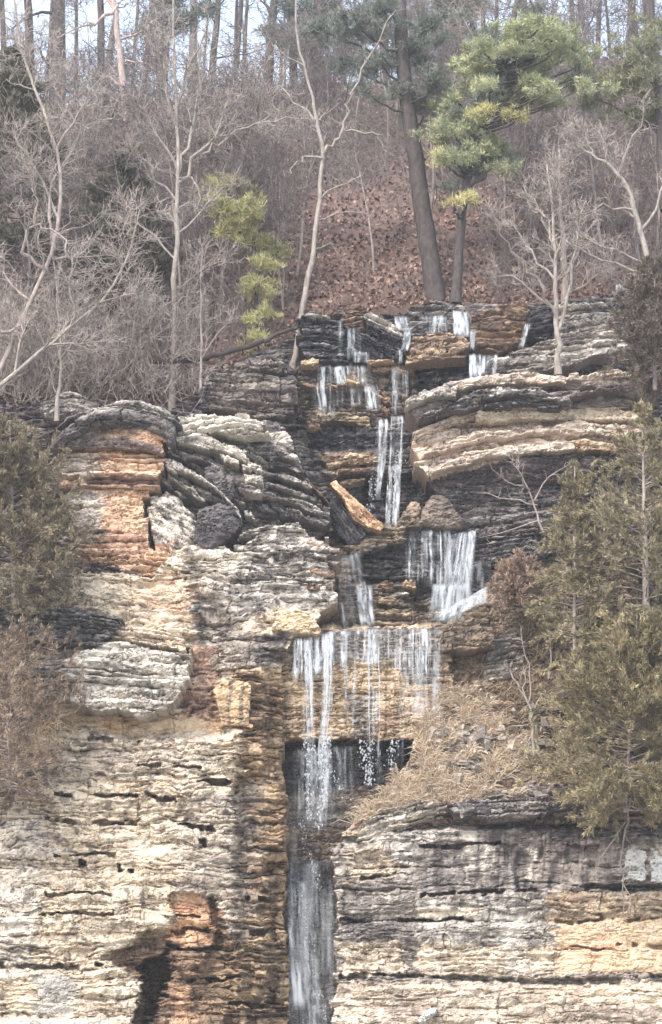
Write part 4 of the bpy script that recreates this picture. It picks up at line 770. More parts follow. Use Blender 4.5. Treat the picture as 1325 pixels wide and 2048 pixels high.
hero('crooked pale bare tree standing on the top left ledge', [(586, 752), (596, 690), (605, 612), (622, 540), (628, 490), (640, 400), (648, 312), (641, 270), (632, 230), (624, 180), (606, 130), (592, 60), (590, -60)],
     [([(648, 308), (672, 282), (690, 262), (692, 205), (712, 184)], 5.5, 2), ([(690, 264), (735, 258), (760, 275), (782, 305)], 4, 1.5), ([(648, 318), (604, 314), (582, 335), (570, 352)], 4, 1.5), ([(634, 240), (592, 205), (556, 178)], 4.5, 1.5),
      ([(640, 400), (700, 360), (735, 345)], 3, 1), ([(636, 440), (690, 420), (740, 430)], 3, 1), ([(626, 500), (660, 490), (700, 520)], 2.5, 1), ([(700, 190), (740, 110), (800, 20)], 3, 1.5), ([(606, 130), (560, 110), (530, 60)], 3, 1.2)], 5.2, (9, 4), seed=2, lv=2, cnt=(5, 5, 4), L=1.0, start=.4)
hero('forked pale bare tree in front of the grey bed stack', [(1117, 750), (1118, 690), (1110, 622), (1112, 560), (1113, 480), (1104, 400), (1095, 330)],
     [([(1116, 640), (1085, 580), (1045, 520), (1000, 470), (975, 400)], 5, 1.5), ([(1111, 560), (1060, 510), (1025, 440)], 4, 1.5), ([(1118, 660), (1142, 560), (1152, 470), (1170, 400)], 5, 1.5), ([(1100, 610), (1040, 560), (985, 545)], 4, 1.2), ([(1112, 500), (1080, 420), (1040, 360)], 3.5, 1.2), ([(1128, 600), (1180, 560), (1215, 540)], 3.5, 1.2)], 3.6, (9, 4), seed=3, lv=3, cnt=(14, 8, 6), L=1.3, start=.3)
hero('stout grey trunk close behind the forked pale tree', [(1132, 668), (1128, 600), (1130, 530), (1124, 450), (1118, 380), (1120, 300)], [([(1128, 560), (1160, 500), (1190, 470)], 4, 1.5), ([(1126, 500), (1085, 440), (1060, 400)], 4, 1.5)], 4.4, (11, 4), barkm=M_BGREY, seed=4, lv=3, cnt=(12, 8, 5), L=1.2, start=.35)
hero('pale tree arching in from the right with white limbs', [(1345, 700), (1322, 600), (1296, 520), (1276, 440), (1258, 372), (1226, 330), (1182, 310), (1145, 284)],
     [([(1268, 420), (1212, 408), (1150, 432)], 4, 1.5), ([(1300, 545), (1200, 520), (1140, 482)], 5, 2), ([(1298, 530), (1225, 505), (1160, 465)], 4, 1.5), ([(1186, 312), (1176, 282), (1178, 262)], 3, 1.5), ([(1310, 560), (1340, 480), (1360, 430)], 4, 2), ([(1318, 590), (1270, 570), (1240, 600)], 4, 2), ([(1240, 345), (1270, 280), (1290, 200)], 4, 1.5), ([(1282, 460), (1330, 380), (1350, 300)], 4, 1.5)], 1.6, (10, 5), seed=5, lv=3, cnt=(16, 8, 6), L=1.3, start=.1, flare=1.0)
hero('grey tree with curling white limbs at the left edge', [(-30, 800), (18, 700), (60, 600), (108, 520), (130, 340), (85, 220), (40, 100), (20, -60)],
     [([(96, 540), (40, 505), (50, 460), (88, 452), (132, 475), (140, 515)], 5, 2), ([(70, 455), (74, 380), (62, 320)], 3.5, 1.5), ([(110, 500), (95, 400), (130, 320), (180, 230)], 4, 1.5), ([(118, 440), (70, 330), (20, 260)], 4, 1.5), ([(105, 520), (150, 510), (250, 515)], 4, 1.2), ([(108, 515), (125, 545), (150, 580)], 4, 1.5), ([(60, 600), (10, 560), (-20, 520)], 4, 1.5), ([(112, 300), (160, 220), (200, 150)], 4, 1.5)], 2.0, (8, 4), barkm=M_BGREY, seed=6, lv=3, cnt=(18, 8, 6), L=2.0, start=.15)
hero('leaning pale tree whose limb crosses the left edge low down', [(-60, 830), (0, 772), (60, 722), (130, 662), (210, 600), (260, 520), (280, 420)],
     [([(30, 745), (50, 660), (20, 600)], 4, 1.5), ([(0, 665), (62, 650), (30, 690)], 5, 3), ([(100, 690), (160, 690), (230, 680)], 3.5, 1.2), ([(150, 645), (140, 560), (170, 480)], 3.5, 1.2), ([(200, 605), (250, 590), (300, 570)], 3, 1.2)], 1.2, (8, 3), seed=7, lv=3, cnt=(16, 8, 6), L=1.7, start=.15)
hero('slim white sapling growing by the grey hummock', [(114, 842), (118, 770), (124, 710), (118, 640), (110, 560)], [([(122, 740), (90, 690), (70, 650)], 2.5, 1), ([(120, 720), (160, 670), (190, 640)], 2.5, 1), ([(116, 790), (102, 740), (85, 720)], 2.5, 1)], 1.8, (6, 2), seed=8, lv=2, cnt=(9, 7, 5), L=1.0, start=.2)
hero('tall dead pine trunk with bare drooping limbs', [(300, 560), (287, 480), (272, 400), (262, 300), (250, 200), (240, 100), (228, 0), (220, -80)],
     [([(236, 10), (200, 44), (160, 50), (100, 82)], 5, 2), ([(246, 185), (232, 215), (216, 250)], 6, 4), ([(230, 20), (210, -20), (170, -30)], 5, 2), ([(250, 180), (220, 150), (180, 160), (150, 190)], 4, 1.5), ([(240, 80), (290, 60), (330, 20)], 4, 1.5), ([(262, 290), (310, 270), (340, 290)], 4, 1.5), ([(245, 130), (280, 110), (310, 140)], 4, 1.5)], 8.5, (15, 10), barkm=M_BPINK, seed=9, lv=3, cnt=(10, 5, 4), L=1.5, start=.3, name='dead_tree', cat='dead tree', ldepth=1.2)
hero('thin grey sapling standing left of the weathered outcrop', [(400, 826), (402, 760), (406, 690), (400, 600), (405, 500)], [([(402, 720), (440, 660), (470, 640)], 2, 1)], 2.7, (5, 1.6), barkm=M_BGREY, seed=10, lv=3, cnt=(10, 6, 4), L=1.2, start=.2)
hero('thin straight sapling on the red leaf slope', [(566, 620), (568, 520), (566, 400), (562, 330)], [([(566, 480), (600, 470), (630, 480)], 2, 1), ([(566, 450), (540, 400), (530, 360)], 2, 1)], 8.0, (3.5, 1.5), barkm=M_BGREY, seed=11, lv=2, cnt=(9, 6, 4), L=1.2, start=.2)
hero('crooked sapling growing out of the weedy bank', [(1068, 1512), (1066, 1450), (1058, 1405), (1042, 1378), (1022, 1345), (1008, 1330)],
     [([(1062, 1440), (1072, 1400), (1095, 1382), (1118, 1402)], 2.5, 1), ([(1058, 1405), (1066, 1345), (1050, 1300), (1040, 1250)], 2.5, 1), ([(1050, 1390), (1048, 1350), (1058, 1320)], 2, 1), ([(1058, 1450), (1010, 1455), (975, 1445)], 2, 1), ([(1066, 1470), (1050, 1500), (1050, 1530)], 2.5, 1.5)], .6, (4.5, 2), seed=12, lv=2, cnt=(5, 5, 4), L=.55, start=.3, cat='sapling', name='sapling')
hero('small pale stem with a knobbly top on the bank', [(1098, 1358), (1104, 1305), (1096, 1250), (1092, 1222)], [([(1100, 1290), (1125, 1250), (1120, 1225)], 1.8, 1), ([(1140, 1400), (1148, 1360), (1130, 1320)], 2, 1)], 1.2, (3, 1.5), seed=13, lv=2, cnt=(5, 5, 4), L=.5, start=.3, cat='sapling', name='sapling')
hero('bare shrub of drooping twigs under the purple overhang', [(1085, 1060), (1070, 1010), (1050, 960), (1030, 930)], [([(1075, 1010), (1020, 1000), (965, 985)], 2, 1), ([(1070, 1000), (1090, 950), (1160, 925)], 2, 1), ([(1060, 980), (1010, 960), (990, 940)], 2, 1), ([(1080, 1040), (1020, 1060), (960, 1075)], 2, 1)], 1.7, (3, 1.2), barkm=M_BGREY, seed=14, lv=2, cnt=(7, 6, 4), L=.7, start=.2, cat='shrub', name='bare_shrub')
hero('hanging roots and dead twigs on the right wall below the cedars', [(1262, 1596), (1256, 1640), (1240, 1700), (1248, 1780), (1246, 1840)], [([(1255, 1640), (1215, 1700), (1180, 1760)], 2.2, 1), ([(1262, 1600), (1200, 1615), (1180, 1640)], 3, 1), ([(1248, 1770), (1262, 1800), (1255, 1830)], 2, 1), ([(1262, 1600), (1300, 1620), (1330, 1650)], 3, 1)], -.25, (3.5, 1.5), barkm=M_BGREY, seed=15, lv=1, cnt=(5, 4), L=.5, start=.2, up=-.15, cat='roots', name='hanging_roots', flare=1)

GN = [(122, 132, 104), (150, 156, 112), (182, 184, 126)]; GD = [(108, 116, 106), (126, 132, 118), (94, 102, 96)]; GY = [(198, 190, 112), (180, 174, 108), (208, 198, 130)]
def crown_of(poly, n, seed):
    rg = np.random.default_rng(seed); pa = np.array(poly, float); out = []
    while len(out) < n:
        x = pa[:, 0].min() + np.ptp(pa[:, 0]) * rg.random(); y = pa[:, 1].min() + np.ptp(pa[:, 1]) * rg.random()
        if sdist(np.array([[x]]), np.array([[y]]), pa)[0, 0] > 0: out.append((x, y, 22 + 26 * rg.random(), 12 + 12 * rg.random(), rg.normal(0, .9)) + (((GN if rg.random() < .72 else GD),) if seed == 77 else ()))
    return out
pine('large leaning pine with a dark trunk on the red slope', [(872, 608), (862, 520), (845, 420), (832, 320), (816, 220), (806, 120), (798, 0), (795, -90)], 7.2, (21, 12),
     [(760, 130, 70, 34), (830, 90, 80, 40), (720, 60, 70, 40), (870, 170, 60, 36), (800, 190, 60, 26), (850, 230, 50, 20), (700, 130, 50, 24), (780, 20, 80, 36), (880, 40, 60, 36), (650, 60, 50, 30), (735, 185, 40, 18)], GD, seed=21, dens=.62, barkm=M_BDARK, size=.22)
pine('yellow green pine with layered tufted branches on the right', [(912, 608), (918, 500), (926, 400), (960, 250), (1010, 120), (1040, -20)], 6.0, (11, 6),
     crown_of([(870, 300), (900, 200), (940, 120), (1000, 40), (1060, -10), (1110, 20), (1160, 90), (1180, 180), (1120, 215), (1060, 190), (1040, 230), (960, 300), (1020, 290), (1040, 320), (960, 345), (900, 380)], 74, 77) + [(985, 228, 34, 11, -.8, GY), (1020, 224, 22, 9, -.8, GY), (1046, 230, 20, 9, -.8, GY), (884, 318, 24, 11, -.9, GY), (936, 402, 30, 11, -1, GY), (908, 408, 14, 8, -1, GY), (985, 338, 40, 12, -.6), (915, 372, 36, 14, .2, GD)], GN, seed=22, dens=1.15, barkm=M_BDARK, size=.19)
pine('dull green pine top at the upper right corner', [(1330, 420), (1320, 250), (1310, 100), (1300, -40)], 5.5, (9, 6), [(1270, 110, 60, 44), (1310, 70, 50, 40), (1230, 150, 50, 30), (1300, 160, 60, 40), (1200, 200, 50, 30, .5), (1280, 230, 60, 36, .4)], [(112, 118, 88), (134, 134, 100), (150, 144, 108)], seed=23, dens=.85, size=.2)
pine('small yellow green pine left of the crooked pale tree', [(516, 700), (514, 620), (512, 540), (505, 440), (470, 350)], 6.4, (5, 3),
     [(470, 380, 44, 26), (455, 420, 44, 30), (505, 420, 40, 30), (480, 465, 50, 30), (530, 490, 42, 24), (560, 498, 24, 14), (440, 370, 26, 20), (525, 530, 30, 18), (512, 560, 26, 18), (500, 590, 30, 20), (528, 615, 26, 16), (520, 640, 30, 16), (515, 685, 36, 18), (490, 660, 24, 14)], [(180, 174, 106), (200, 192, 116), (146, 146, 100)], seed=24, dens=1.0, size=.2, thick=.7, limb_r=2)

OL = [(168, 152, 108), (142, 130, 92), (188, 170, 122), (120, 110, 82)]
cedar('tall olive cedar in front of the pink outcrop', (1295, 1330), (1285, 815), 420, -.6, OL, seed=31, shape=.9, dens=.95, fill=.65)
cedar('olive cedar spreading low over the right wall', (1250, 1625), (1275, 1230), 380, -1.0, [(176, 158, 108), (150, 136, 94), (128, 116, 84), (194, 174, 118)], seed=32, shape=.6, dens=1.7, fill=.9, low=.0, trunk_r=4)
cedar('slim olive cedar with a pointed tip beside the dark overhang', (1150, 1300), (1150, 930), 190, -.2, OL, seed=33, shape=.8, dens=1.0, fill=.9)
cedar('brown olive cedar hanging at the left edge by the pillar', (30, 1210), (20, 850), 300, -.4, [(160, 142, 108), (138, 124, 94), (178, 158, 120), (112, 102, 80)], seed=34, shape=.55, dens=1.7, fill=.9, low=.02)
cedar('brown shrubby cedar at the right edge above the long lip', (1310, 780), (1310, 520), 190, .6, [(124, 106, 90), (104, 90, 78), (140, 122, 100)], seed=35, shape=.5, dens=1.6, fill=.8)
cedar('dusky cedar between the two cedars at the right edge', (1330, 1420), (1330, 1050), 240, .4, [(122, 106, 84), (100, 90, 72), (140, 122, 94)], seed=39, shape=.5, dens=1.3, fill=.7)
cedar('rusty brown leafy shrub at the left edge', (20, 1580), (10, 1285), 300, -.9, [(164, 136, 110), (140, 116, 96), (182, 152, 120), (116, 98, 84)], seed=36, shape=.22, dens=1.0, fill=.5, cat='shrub', name='leafy_shrub', low=.0, trunk_r=2.5)
cedar('small rusty shrub on the bank below the dark ledges', (1035, 1205), (1040, 1130), 110, 1.4, [(196, 164, 138), (176, 144, 120), (158, 130, 110)], seed=37, shape=.4, dens=3.5, fill=.8, cat='shrub', name='leafy_shrub', low=.02)
cedar('grey green cedar deep among the left twigs', (240, 640), (250, 300), 230, 7.0, [(112, 108, 92), (96, 94, 82), (128, 122, 102)], seed=38, shape=.6, dens=.9, fill=.7, barkm=M_TWIGD, size=.2, leaf=.016)
cedar('grey green cedar rising at the top left corner', (50, 560), (30, 110), 220, 8.0, [(118, 112, 94), (100, 98, 82), (134, 126, 102)], seed=40, shape=.6, dens=.8, fill=.7, barkm=M_TWIGD, size=.2, leaf=.016)
cedar('small dark cedar on the slope behind the white barked tree', (488, 400), (484, 240), 90, 16.0, [(96, 100, 90), (80, 86, 78)], seed=41, shape=.6, dens=.9, fill=.9, barkm=M_TWIGD, size=.24, leaf=.02)

GH = [(112, 118, 106), (96, 104, 96), (126, 130, 116)]
pine('hazy dark green pine on the ridge left of the leaning pine', [(640, 175), (640, 60), (642, -80)], 26.5, (9, 6), crown_of([(540, 30), (600, -10), (700, -10), (760, 40), (740, 120), (660, 150), (580, 110)], 22, 78), GH, seed=26, dens=.7, size=.34, width=.014)
pine('hazy dark green pine on the ridge behind the leaning pine', [(905, 165), (905, 60), (900, -80)], 26.5, (10, 6), crown_of([(800, 0), (900, -20), (960, 20), (900, 140), (840, 160), (760, 120)], 20, 79), GH, seed=27, dens=.7, size=.34, width=.014)
pine('hazy green pine on the ridge above the dead pine trunk', [(330, 210), (326, 60), (330, -80)], 26.8, (8, 5), crown_of([(270, 0), (420, -20), (430, 60), (330, 90), (280, 60)], 9, 80), GH, seed=28, dens=.5, size=.34, width=.014)
def cop(label, group, src, loc, s, rz, tilt=(0, 0)):
    c = copy_tree(src); c.location = loc; c.scale = (s, s, s); c.rotation_euler = (tilt[0], tilt[1], rz)
    c['label'] = label; c['group'] = group
    return c
# bare trees of the slope: six grown, the rest copies of them
def wild(seed, H, r, cnt, L, lv=3, fork=.5, barkm=None, twigm=None):
    rg = np.random.default_rng(seed); e = empty('bare_tree', (0, 0, 0), 'x', 'bare tree')
    t = limb(rg, (0, 0, -.3), (rg.normal(0, .05), rg.normal(0, .05), 1), H, r, 12, .07, .05, .25)
    lb = sprout(rg, [t], [], 1, (6,), H * .45, start=.25, up=.16, a=(.4, .9), rr=.6)
    tw = sprout(rg, [t] + lb, [], lv - 1, cnt, L, start=.25, up=.07)
    V, F = tubes([t] + lb); build('trunk', V, F, barkm or M_BGREY, e, smooth=True)
    V, F = tubes(tw); build('crown', V, F, twigm or M_TWIGP, e)
    return e
protos = [wild(100 + i, 5.2 + .5 * (i % 4), .045 + .012 * (i % 3), (7, 6, 5), 1.4, 4, barkm=[M_BGREY, M_BPALE, M_TWIGP][i % 3], twigm=[M_TWIGP, M_TWIG, M_TWIGP][i % 3]) for i in range(6)]
spots = []
for k in range(80):
    px = -20 + 1365 * ((k * .6180339) % 1.0); t = .06 + .7 * ((k * .7548776 + .3) % 1.0)
    if px < 560: t = .06 + (t - .06) * .75
    if 600 < px < 1000 and t < .5 and k % 3: continue
    spots.append((px, t))
kinds = ['bare grey tree crowding the slope left of the crooked pale tree', 'bare mauve tree on the slope between the crooked tree and leaning pine', 'bare twiggy tree on the slope right of the leaning pine']
for k, (px, t) in enumerate(spots):
    p = hill_pt(px, t); src = protos[k % 6]; kd = 0 if px < 600 else (1 if px < 860 else 2)
    o = src if k < 6 else copy_tree(src)
    o.location = p; s = .8 + .5 * rng.random(); o.scale = (s, s, s); o.rotation_euler = (0, 0, rng.random() * 6.28)
    o['label'] = kinds[kd]; o['group'] = ['bare trees left of the crooked tree', 'bare trees between crooked tree and leaning pine', 'bare trees right of the leaning pine'][kd]
# fallen leaves
rg = np.random.default_rng(9); n = 26000; a = -30 + 1390 * rg.random(n); t = rg.random(n) ** 1.5
p = hill_pt(a, t); p[:, 2] += .03 + .22 * (fbm(a / 14, t * 40, 41, 4) - .5) + .05 * rg.random(n)
d1 = rg.normal(0, 1, (n, 3)); d1 /= np.linalg.norm(d1, axis=1, keepdims=True); d2 = np.cross(d1, rg.normal(0, 1, (n, 3))); d2 /= np.linalg.norm(d2, axis=1, keepdims=True)
sz = (.05 + .06 * rg.random((n, 1)))
V = np.stack([p - d1 * sz, p + d2 * sz * .6, p + d1 * sz, p - d2 * sz * .6], 1).reshape(-1, 3)
c = np.repeat(pcol(rg, n, [(150, 116, 100), (112, 82, 70), (178, 142, 122), (92, 68, 60)]), 4, 0)
tag(build('fallen_leaves', V, [np.arange(n * 4).reshape(-1, 4)], M_LEAF, None, np.concatenate([c, np.zeros((n * 4, 1))], 1)), 'brown fallen leaves strewn over the steep slope', 'leaves', kind='stuff')
# tall trunks of the ridge
def tall(seed, H, r, m, tm, cnt=(4, 3), L=1.3):
    rg = np.random.default_rng(seed); e = empty('ridge_tree', (0, 0, 0), 'x', 'tall tree')
    t = limb(rg, (0, 0, -.5), (rg.normal(0, .03), 0, 1), H, r, 12, .025, .03, .45)
    lb = sprout(rg, [t], [], 1, (9,), 1.8, start=.05, up=.1, a=(.6, 1.2), rr=.3)
    tw = sprout(rg, lb, [], 2, cnt, L, start=.2, up=.03, rmin=.013)
    V, F = tubes([t] + lb); build('trunk', V, F, m, e, smooth=True)
    V, F = tubes(tw); build('crown', V, F, tm, e)
    return e
tp = [tall(200 + i, 10, [.34, .2, .13, .26, .09, .16][i], [M_BDARK, M_BDARK, M_BDARK, M_TWIGP, M_TWIGD, M_BDARK][i], [M_TWIGD, M_TWIGP][i % 2]) for i in range(6)]
rx = [(8, 2), (34, 4), (68, 1), (92, 4), (115, 0), (150, 2), (196, 3), (205, 5), (262, 4), (300, 5), (318, 2), (352, 1), (385, 3), (398, 4), (420, 5), (452, 1), (466, 4), (488, 2), (508, 4), (528, 1), (548, 2), (570, 4), (590, 5), (612, 1), (632, 2), (655, 4), (676, 5), (700, 1), (724, 2), (748, 4), (770, 1),
      (846, 5), (868, 2), (886, 4), (908, 1), (940, 5), (965, 2), (1000, 4), (1040, 1), (1090, 2), (1130, 5), (1180, 1), (1195, 2), (1232, 4), (1262, 5), (1290, 2), (1315, 1)]
tk = {0: 'thick dark pine trunk on the ridge, the widest at the left', 1: 'medium plain trunk in the row along the ridge', 2: 'slim dark trunk in the row along the ridge', 3: 'broad greyish trunk in the row along the ridge', 4: 'pole thin dark trunk in the row along the ridge', 5: 'medium dark trunk in the row along the ridge'}
tg = {1: 'medium plain ridge trunks', 2: 'slim dark ridge trunks', 3: 'broad greyish ridge trunks', 4: 'pole thin ridge trunks', 5: 'medium dark ridge trunks'}
seen = set()
for k, (px, i) in enumerate(rx):
    o = tp[i] if i not in seen else copy_tree(tp[i]); seen.add(i)
    d = 1.0 + (.02 if i == 0 else .35 * rng.random())
    o.location = hill_pt(px, d); o.rotation_euler = (0, 0, rng.random() * 6.28); s = 1 + .2 * rng.random(); o.scale = (s, s, s)
    # keep the photo column for the trees set back behind the ridge
    o.location.x = P(px, 200, o.location.y)[0]
    o['label'] = tk[i]
    if i in tg: o['group'] = tg[i]
# brushwood: nobody could count these stems
N = 7000; L = []
pxs = rng.random(N) * 1420 - 40; ts = rng.random(N) ** 1.1 * .93
for a, t in zip(pxs, ts):
    if 560 < a < 980 and t < .45 and rng.random() < .55: continue
    p = hill_pt(a, t); h = (.22 + .6 * t if 540 < a < 980 and t < .5 else .5) + (.3 if 540 < a < 980 and t < .4 else 1.6) * rng.random() ** 1.5
    l = limb(rng, p - np.array([0, 0, .1]), (rng.normal(0, .45), rng.normal(0, .3), 1), h, .012, 4, .16, .05); L.append(l)
    sprout(rng, [l], L, 1, (4,), h * .55, rmin=.011, start=.25)
V, F = tubes(L); tag(build('undergrowth', V, F, M_TWIGP), 'mauve brushwood of thin stems covering the slope', 'brushwood', kind='stuff')
# more brush along the cliff top at the left and the right
N = 1500; L = []
for k in range(N):
    if k % 2: a, b, y = -30 + 420 * rng.random(), 640 + 190 * rng.random(), 2.6 + 1.2 * rng.random()
    elif k % 4 == 1: a, b, y = 1060 + 280 * rng.random(), 1180 + 400 * rng.random(), .9
    elif k % 8 != 3: continue
    else: a = 800 + 260 * rng.random(); b = 1640 - (a - 700) * .45 * rng.random() - 20; y = 2.2 - .0042 * (b - 1330) - .3
    p = P(a, b, y); h = .5 + 1.1 * rng.random()
    l = limb(rng, p, (rng.normal(0, .6), rng.normal(0, .3), .8), h, .011, 4, .2, .02); L.append(l)
    sprout(rng, [l], L, 2, (4, 3), h * .55, rmin=.011, start=.25)
V, F = tubes(L); tag(build('brush', V, F, M_TWIG), 'grey brush of tangled twigs at the cliff edge and on the bank', 'brush', kind='stuff')
# dry grass on the bank
M_STRAW = mat('straw', attr=True, rough=.85, var=.2)
def grass(name, label, area, N, y, hgt, pal, seed, dydv=-.0042, yc=1360, kind='stuff'):
    rg = np.random.default_rng(seed); ar = np.array(area, float)
    u = ar[:, 0].min() + np.ptp(ar[:, 0]) * rg.random(N * 3); v = ar[:, 1].min() + np.ptp(ar[:, 1]) * rg.random(N * 3)
    ok = (sdist(u, v, ar) > 0) & (fbm(u / 45, v / 35, seed, 3) > (.5 if seed == 51 else .42)); u, v = u[ok][:N], v[ok][:N]; n = len(u)
    p = P(u, v, y + dydv * (v - yc) - .22); h = hgt * (.5 + rg.random((n, 1)))
    d = np.stack([rg.normal(0, .7, n), -.25 - .3 * rg.random(n), .3 + .6 * rg.random(n)], -1); d /= np.linalg.norm(d, axis=1, keepdims=True)
    s = np.cross(d, rg.normal(0, 1, (n, 3))); s /= np.linalg.norm(s, axis=1, keepdims=True); s *= .008
    m1 = p + d * h * .55; tip = p + d * h + np.array([0, 0, -.35]) * h
    V = np.stack([p - s, p + s, m1 + s, m1 - s, tip], 1).reshape(-1, 3); i = np.arange(n)[:, None] * 5
    c = np.repeat(pcol(rg, n, pal), 5, 0); c = np.concatenate([c, np.zeros((len(c), 1))], 1)
    tag(build(name, V, [i + np.array([[0, 1, 2, 3]]), i + np.array([[3, 2, 4]])], M_STRAW, None, c), label, 'grass', kind=kind)
grass('dry_grass', 'straw coloured dry grass arching over the bank beside the falls', [(700, 1650), (770, 1590), (822, 1500), (850, 1440), (880, 1380), (960, 1390), (1080, 1480), (1100, 1580), (950, 1610), (780, 1640)], 9000, 2.05, .42, [(236, 212, 180), (216, 190, 158), (246, 228, 202), (184, 160, 136)], 51)
grass('weeds', 'brown weeds and vines tangled on the bank below the cedars', [(890, 1260), (985, 1190), (1130, 1180), (1340, 1200), (1340, 1600), (1080, 1580), (960, 1400)], 6000, 2.1, .3, [(176, 150, 118), (146, 124, 98), (200, 172, 138), (128, 112, 84)], 52)
grass('pale_weeds', 'pale seed heads and brown weeds at the left edge of the wall', [(-30, 1270), (60, 1290), (130, 1380), (150, 1470), (90, 1540), (-30, 1560)], 2200, -.3, .24, [(196, 164, 124), (226, 200, 160), (150, 116, 88)], 53, 0)
# fallen logs
def log(label, pts, y, r0, r1, m, name='fallen_log'):
    rg = np.random.default_rng(int(pts[0][0])); l = wander(rg, path(pts, y, r0, r1), .02)
    st = sprout(rg, [l], [], 1, (4,), .35, rmin=.015, start=.1)
    V, F = tubes([l]); V2, F2 = tubes(st)
    o = build(name, np.concatenate([V, V2]), F + [f + len(V) for f in F2], m, smooth=True); tag(o, label, 'log')
M_LOG = mat('rotten_log', base=tuple(alb((74, 62, 60))), var=.4, vscale=(4, 4, 18), bump=.5)
log('long dark fallen log lying along the slope above the outcrop', [(296, 722), (400, 722), (440, 706), (500, 690), (530, 682)], 3.0, 6, 6, M_LOG)
log('short dark log resting against the crooked pale tree', [(528, 684), (560, 664), (596, 658)], 3.4, 5, 4, M_LOG)
# ------------------------------------------------------------------ the falls
def watermat(name, a0, a1, c=(.8, .84, .88)):
    m = bpy.data.materials.new(name); m.use_nodes = True; n = m.node_tree.nodes; l = m.node_tree.links; b = n['Principled BSDF']
    b.inputs['Base Color'].default_value = (*c, 1); b.inputs['Roughness'].default_value = .3
    tc = n.new('ShaderNodeTexCoord'); mp = n.new('ShaderNodeMapping'); mp.inputs['Scale'].default_value = (42, 42, 2.2)
    nz = n.new('ShaderNodeTexNoise'); nz.inputs['Detail'].default_value = 5; nz.inputs['Scale'].default_value = 1
    mr = n.new('ShaderNodeMapRange'); mr.inputs['From Min'].default_value = .35; mr.inputs['From Max'].default_value = .65
    mr.inputs['To Min'].default_value = a0; mr.inputs['To Max'].default_value = a1
    l.new(tc.outputs['Object'], mp.inputs[0]); l.new(mp.outputs[0], nz.inputs['Vector']); l.new(nz.outputs['Fac'], mr.inputs['Value']); l.new(mr.outputs[0], b.inputs['Alpha'])
    return m
M_WAT = watermat('white_water', .0, .55, (.66, .69, .74)); M_THIN = watermat('thin_water', .0, .3, (.58, .61, .67)); M_MIST = watermat('spray', .0, .10, (.6, .63, .7)); M_DROP = watermat('water_drops', .35, .7, (.66, .69, .74))
M_FOAM = watermat('foam', .85, 1.0, (.82, .86, .9))
def strands(rg, specs, jit=0):
    """spec = (x0, x1, ytop, ybot, depth, count, width px, lean px, break) -> flattened strands that wander, thin and part"""
    V, F, off = [], [], 0
    for x0, x1, yt, yb, dep, cnt, wd, lean, brk in specs:
        for k in range(cnt):
            f = min(max(rg.random() * .75 + .25 * rg.integers(0, 5) / 4 + rg.normal(0, .02), 0), 1); x = x0 + (x1 - x0) * f
            top = (yt if np.isscalar(yt) else yt[0] + (yt[1] - yt[0]) * f) + rg.normal(0, 1.5) + jit * rg.random()
            bot = (yb if np.isscalar(yb) else yb[0] + (yb[1] - yb[0]) * f); bot = top + (bot - top) * (1 - .35 * rg.random() ** 2)
            n = max(6, int((bot - top) / 7)); t = np.linspace(0, 1, n)
            wob = np.cumsum(rg.normal(0, .5, n)) * .8; px = x + lean * t ** 1.3 + wob
            w_ = wd * (.3 + 1.3 * rg.random() ** 2) * (.65 + .7 * fbm(t * 6 + k * 3.1, 0 * t + x, 5, 2)) * (1 - .35 * t) * sst(0, .12, t + .03) * (1 - sst(.72, 1, t) * .9)
            if brk: w_ = w_ * np.where(fbm(t * (bot - top) / 14 + k * 7, 0 * t + 3, 9, 2) > .5 * sst(.1, .9, t) * brk + .12, 1, .12)
            y = dep - .08 + .35 * (1 - sst(0, 9, t * (bot - top))) - .35 * np.sqrt(t) * min(1, (bot - top) / 150) + rg.normal(0, .03)
            c = P(px, top + (bot - top) * t, y); m = (w_ * mpp(dep))[:, None]
            X = np.array([1, 0, 0.]) * m * .5; D = np.array([0, -1., 0]) * m * .3
            V.append(np.stack([c - X, c + D, c + X, c - D], 1).reshape(-1, 3))
            i = np.arange(n * 4).reshape(n, 4) + off
            F.append(np.stack([i[:-1], np.roll(i[:-1], -1, 1), np.roll(i[1:], -1, 1), i[1:]], -1).reshape(-1, 4)); off += n * 4
    return np.concatenate(V), [np.concatenate(F)]
def drops(rg, specs):
    V, F, off = [], [], 0
    o8 = np.array([(1, 0, 0), (-1, 0, 0), (0, 1, 0), (0, -1, 0), (0, 0, 1.6), (0, 0, -1.6)], float)
    f8 = np.array([(0, 2, 4), (2, 1, 4), (1, 3, 4), (3, 0, 4), (2, 0, 5), (1, 2, 5), (3, 1, 5), (0, 3, 5)])
    for x0, x1, yt, yb, dep, cnt, sz in specs:
        cnt = int(cnt * 1.3)
        t = rg.random(cnt); px = x0 + (x1 - x0) * t + rg.normal(0, 5, cnt); py = yt + (yb - yt) * t
        c = P(px, py, dep - .4 + rg.normal(0, .12, cnt)); s = sz * .62 * mpp(dep) * (.4 + .9 * rg.random(cnt) ** 2)
        V.append((c[:, None] + o8 * s[:, None, None] * (.7 + .6 * rg.random((cnt, 6, 1)))).reshape(-1, 3)); F.append((f8[None] + (np.arange(cnt) * 6)[:, None, None] + off).reshape(-1, 3)); off += cnt * 6
    return np.concatenate(V), [np.concatenate(F)]
def veilmat():
    m = bpy.data.materials.new('water_sheet'); m.use_nodes = True; n = m.node_tree.nodes; l = m.node_tree.links; b = n['Principled BSDF']
    at = n.new('ShaderNodeAttribute'); at.attribute_name = 'Col'
    b.inputs['Base Color'].default_value = (.49, .525, .57, 1); b.inputs['Roughness'].default_value = .35
    l.new(at.outputs['Color'], b.inputs['Alpha'])
    return m
M_VEIL = veilmat()
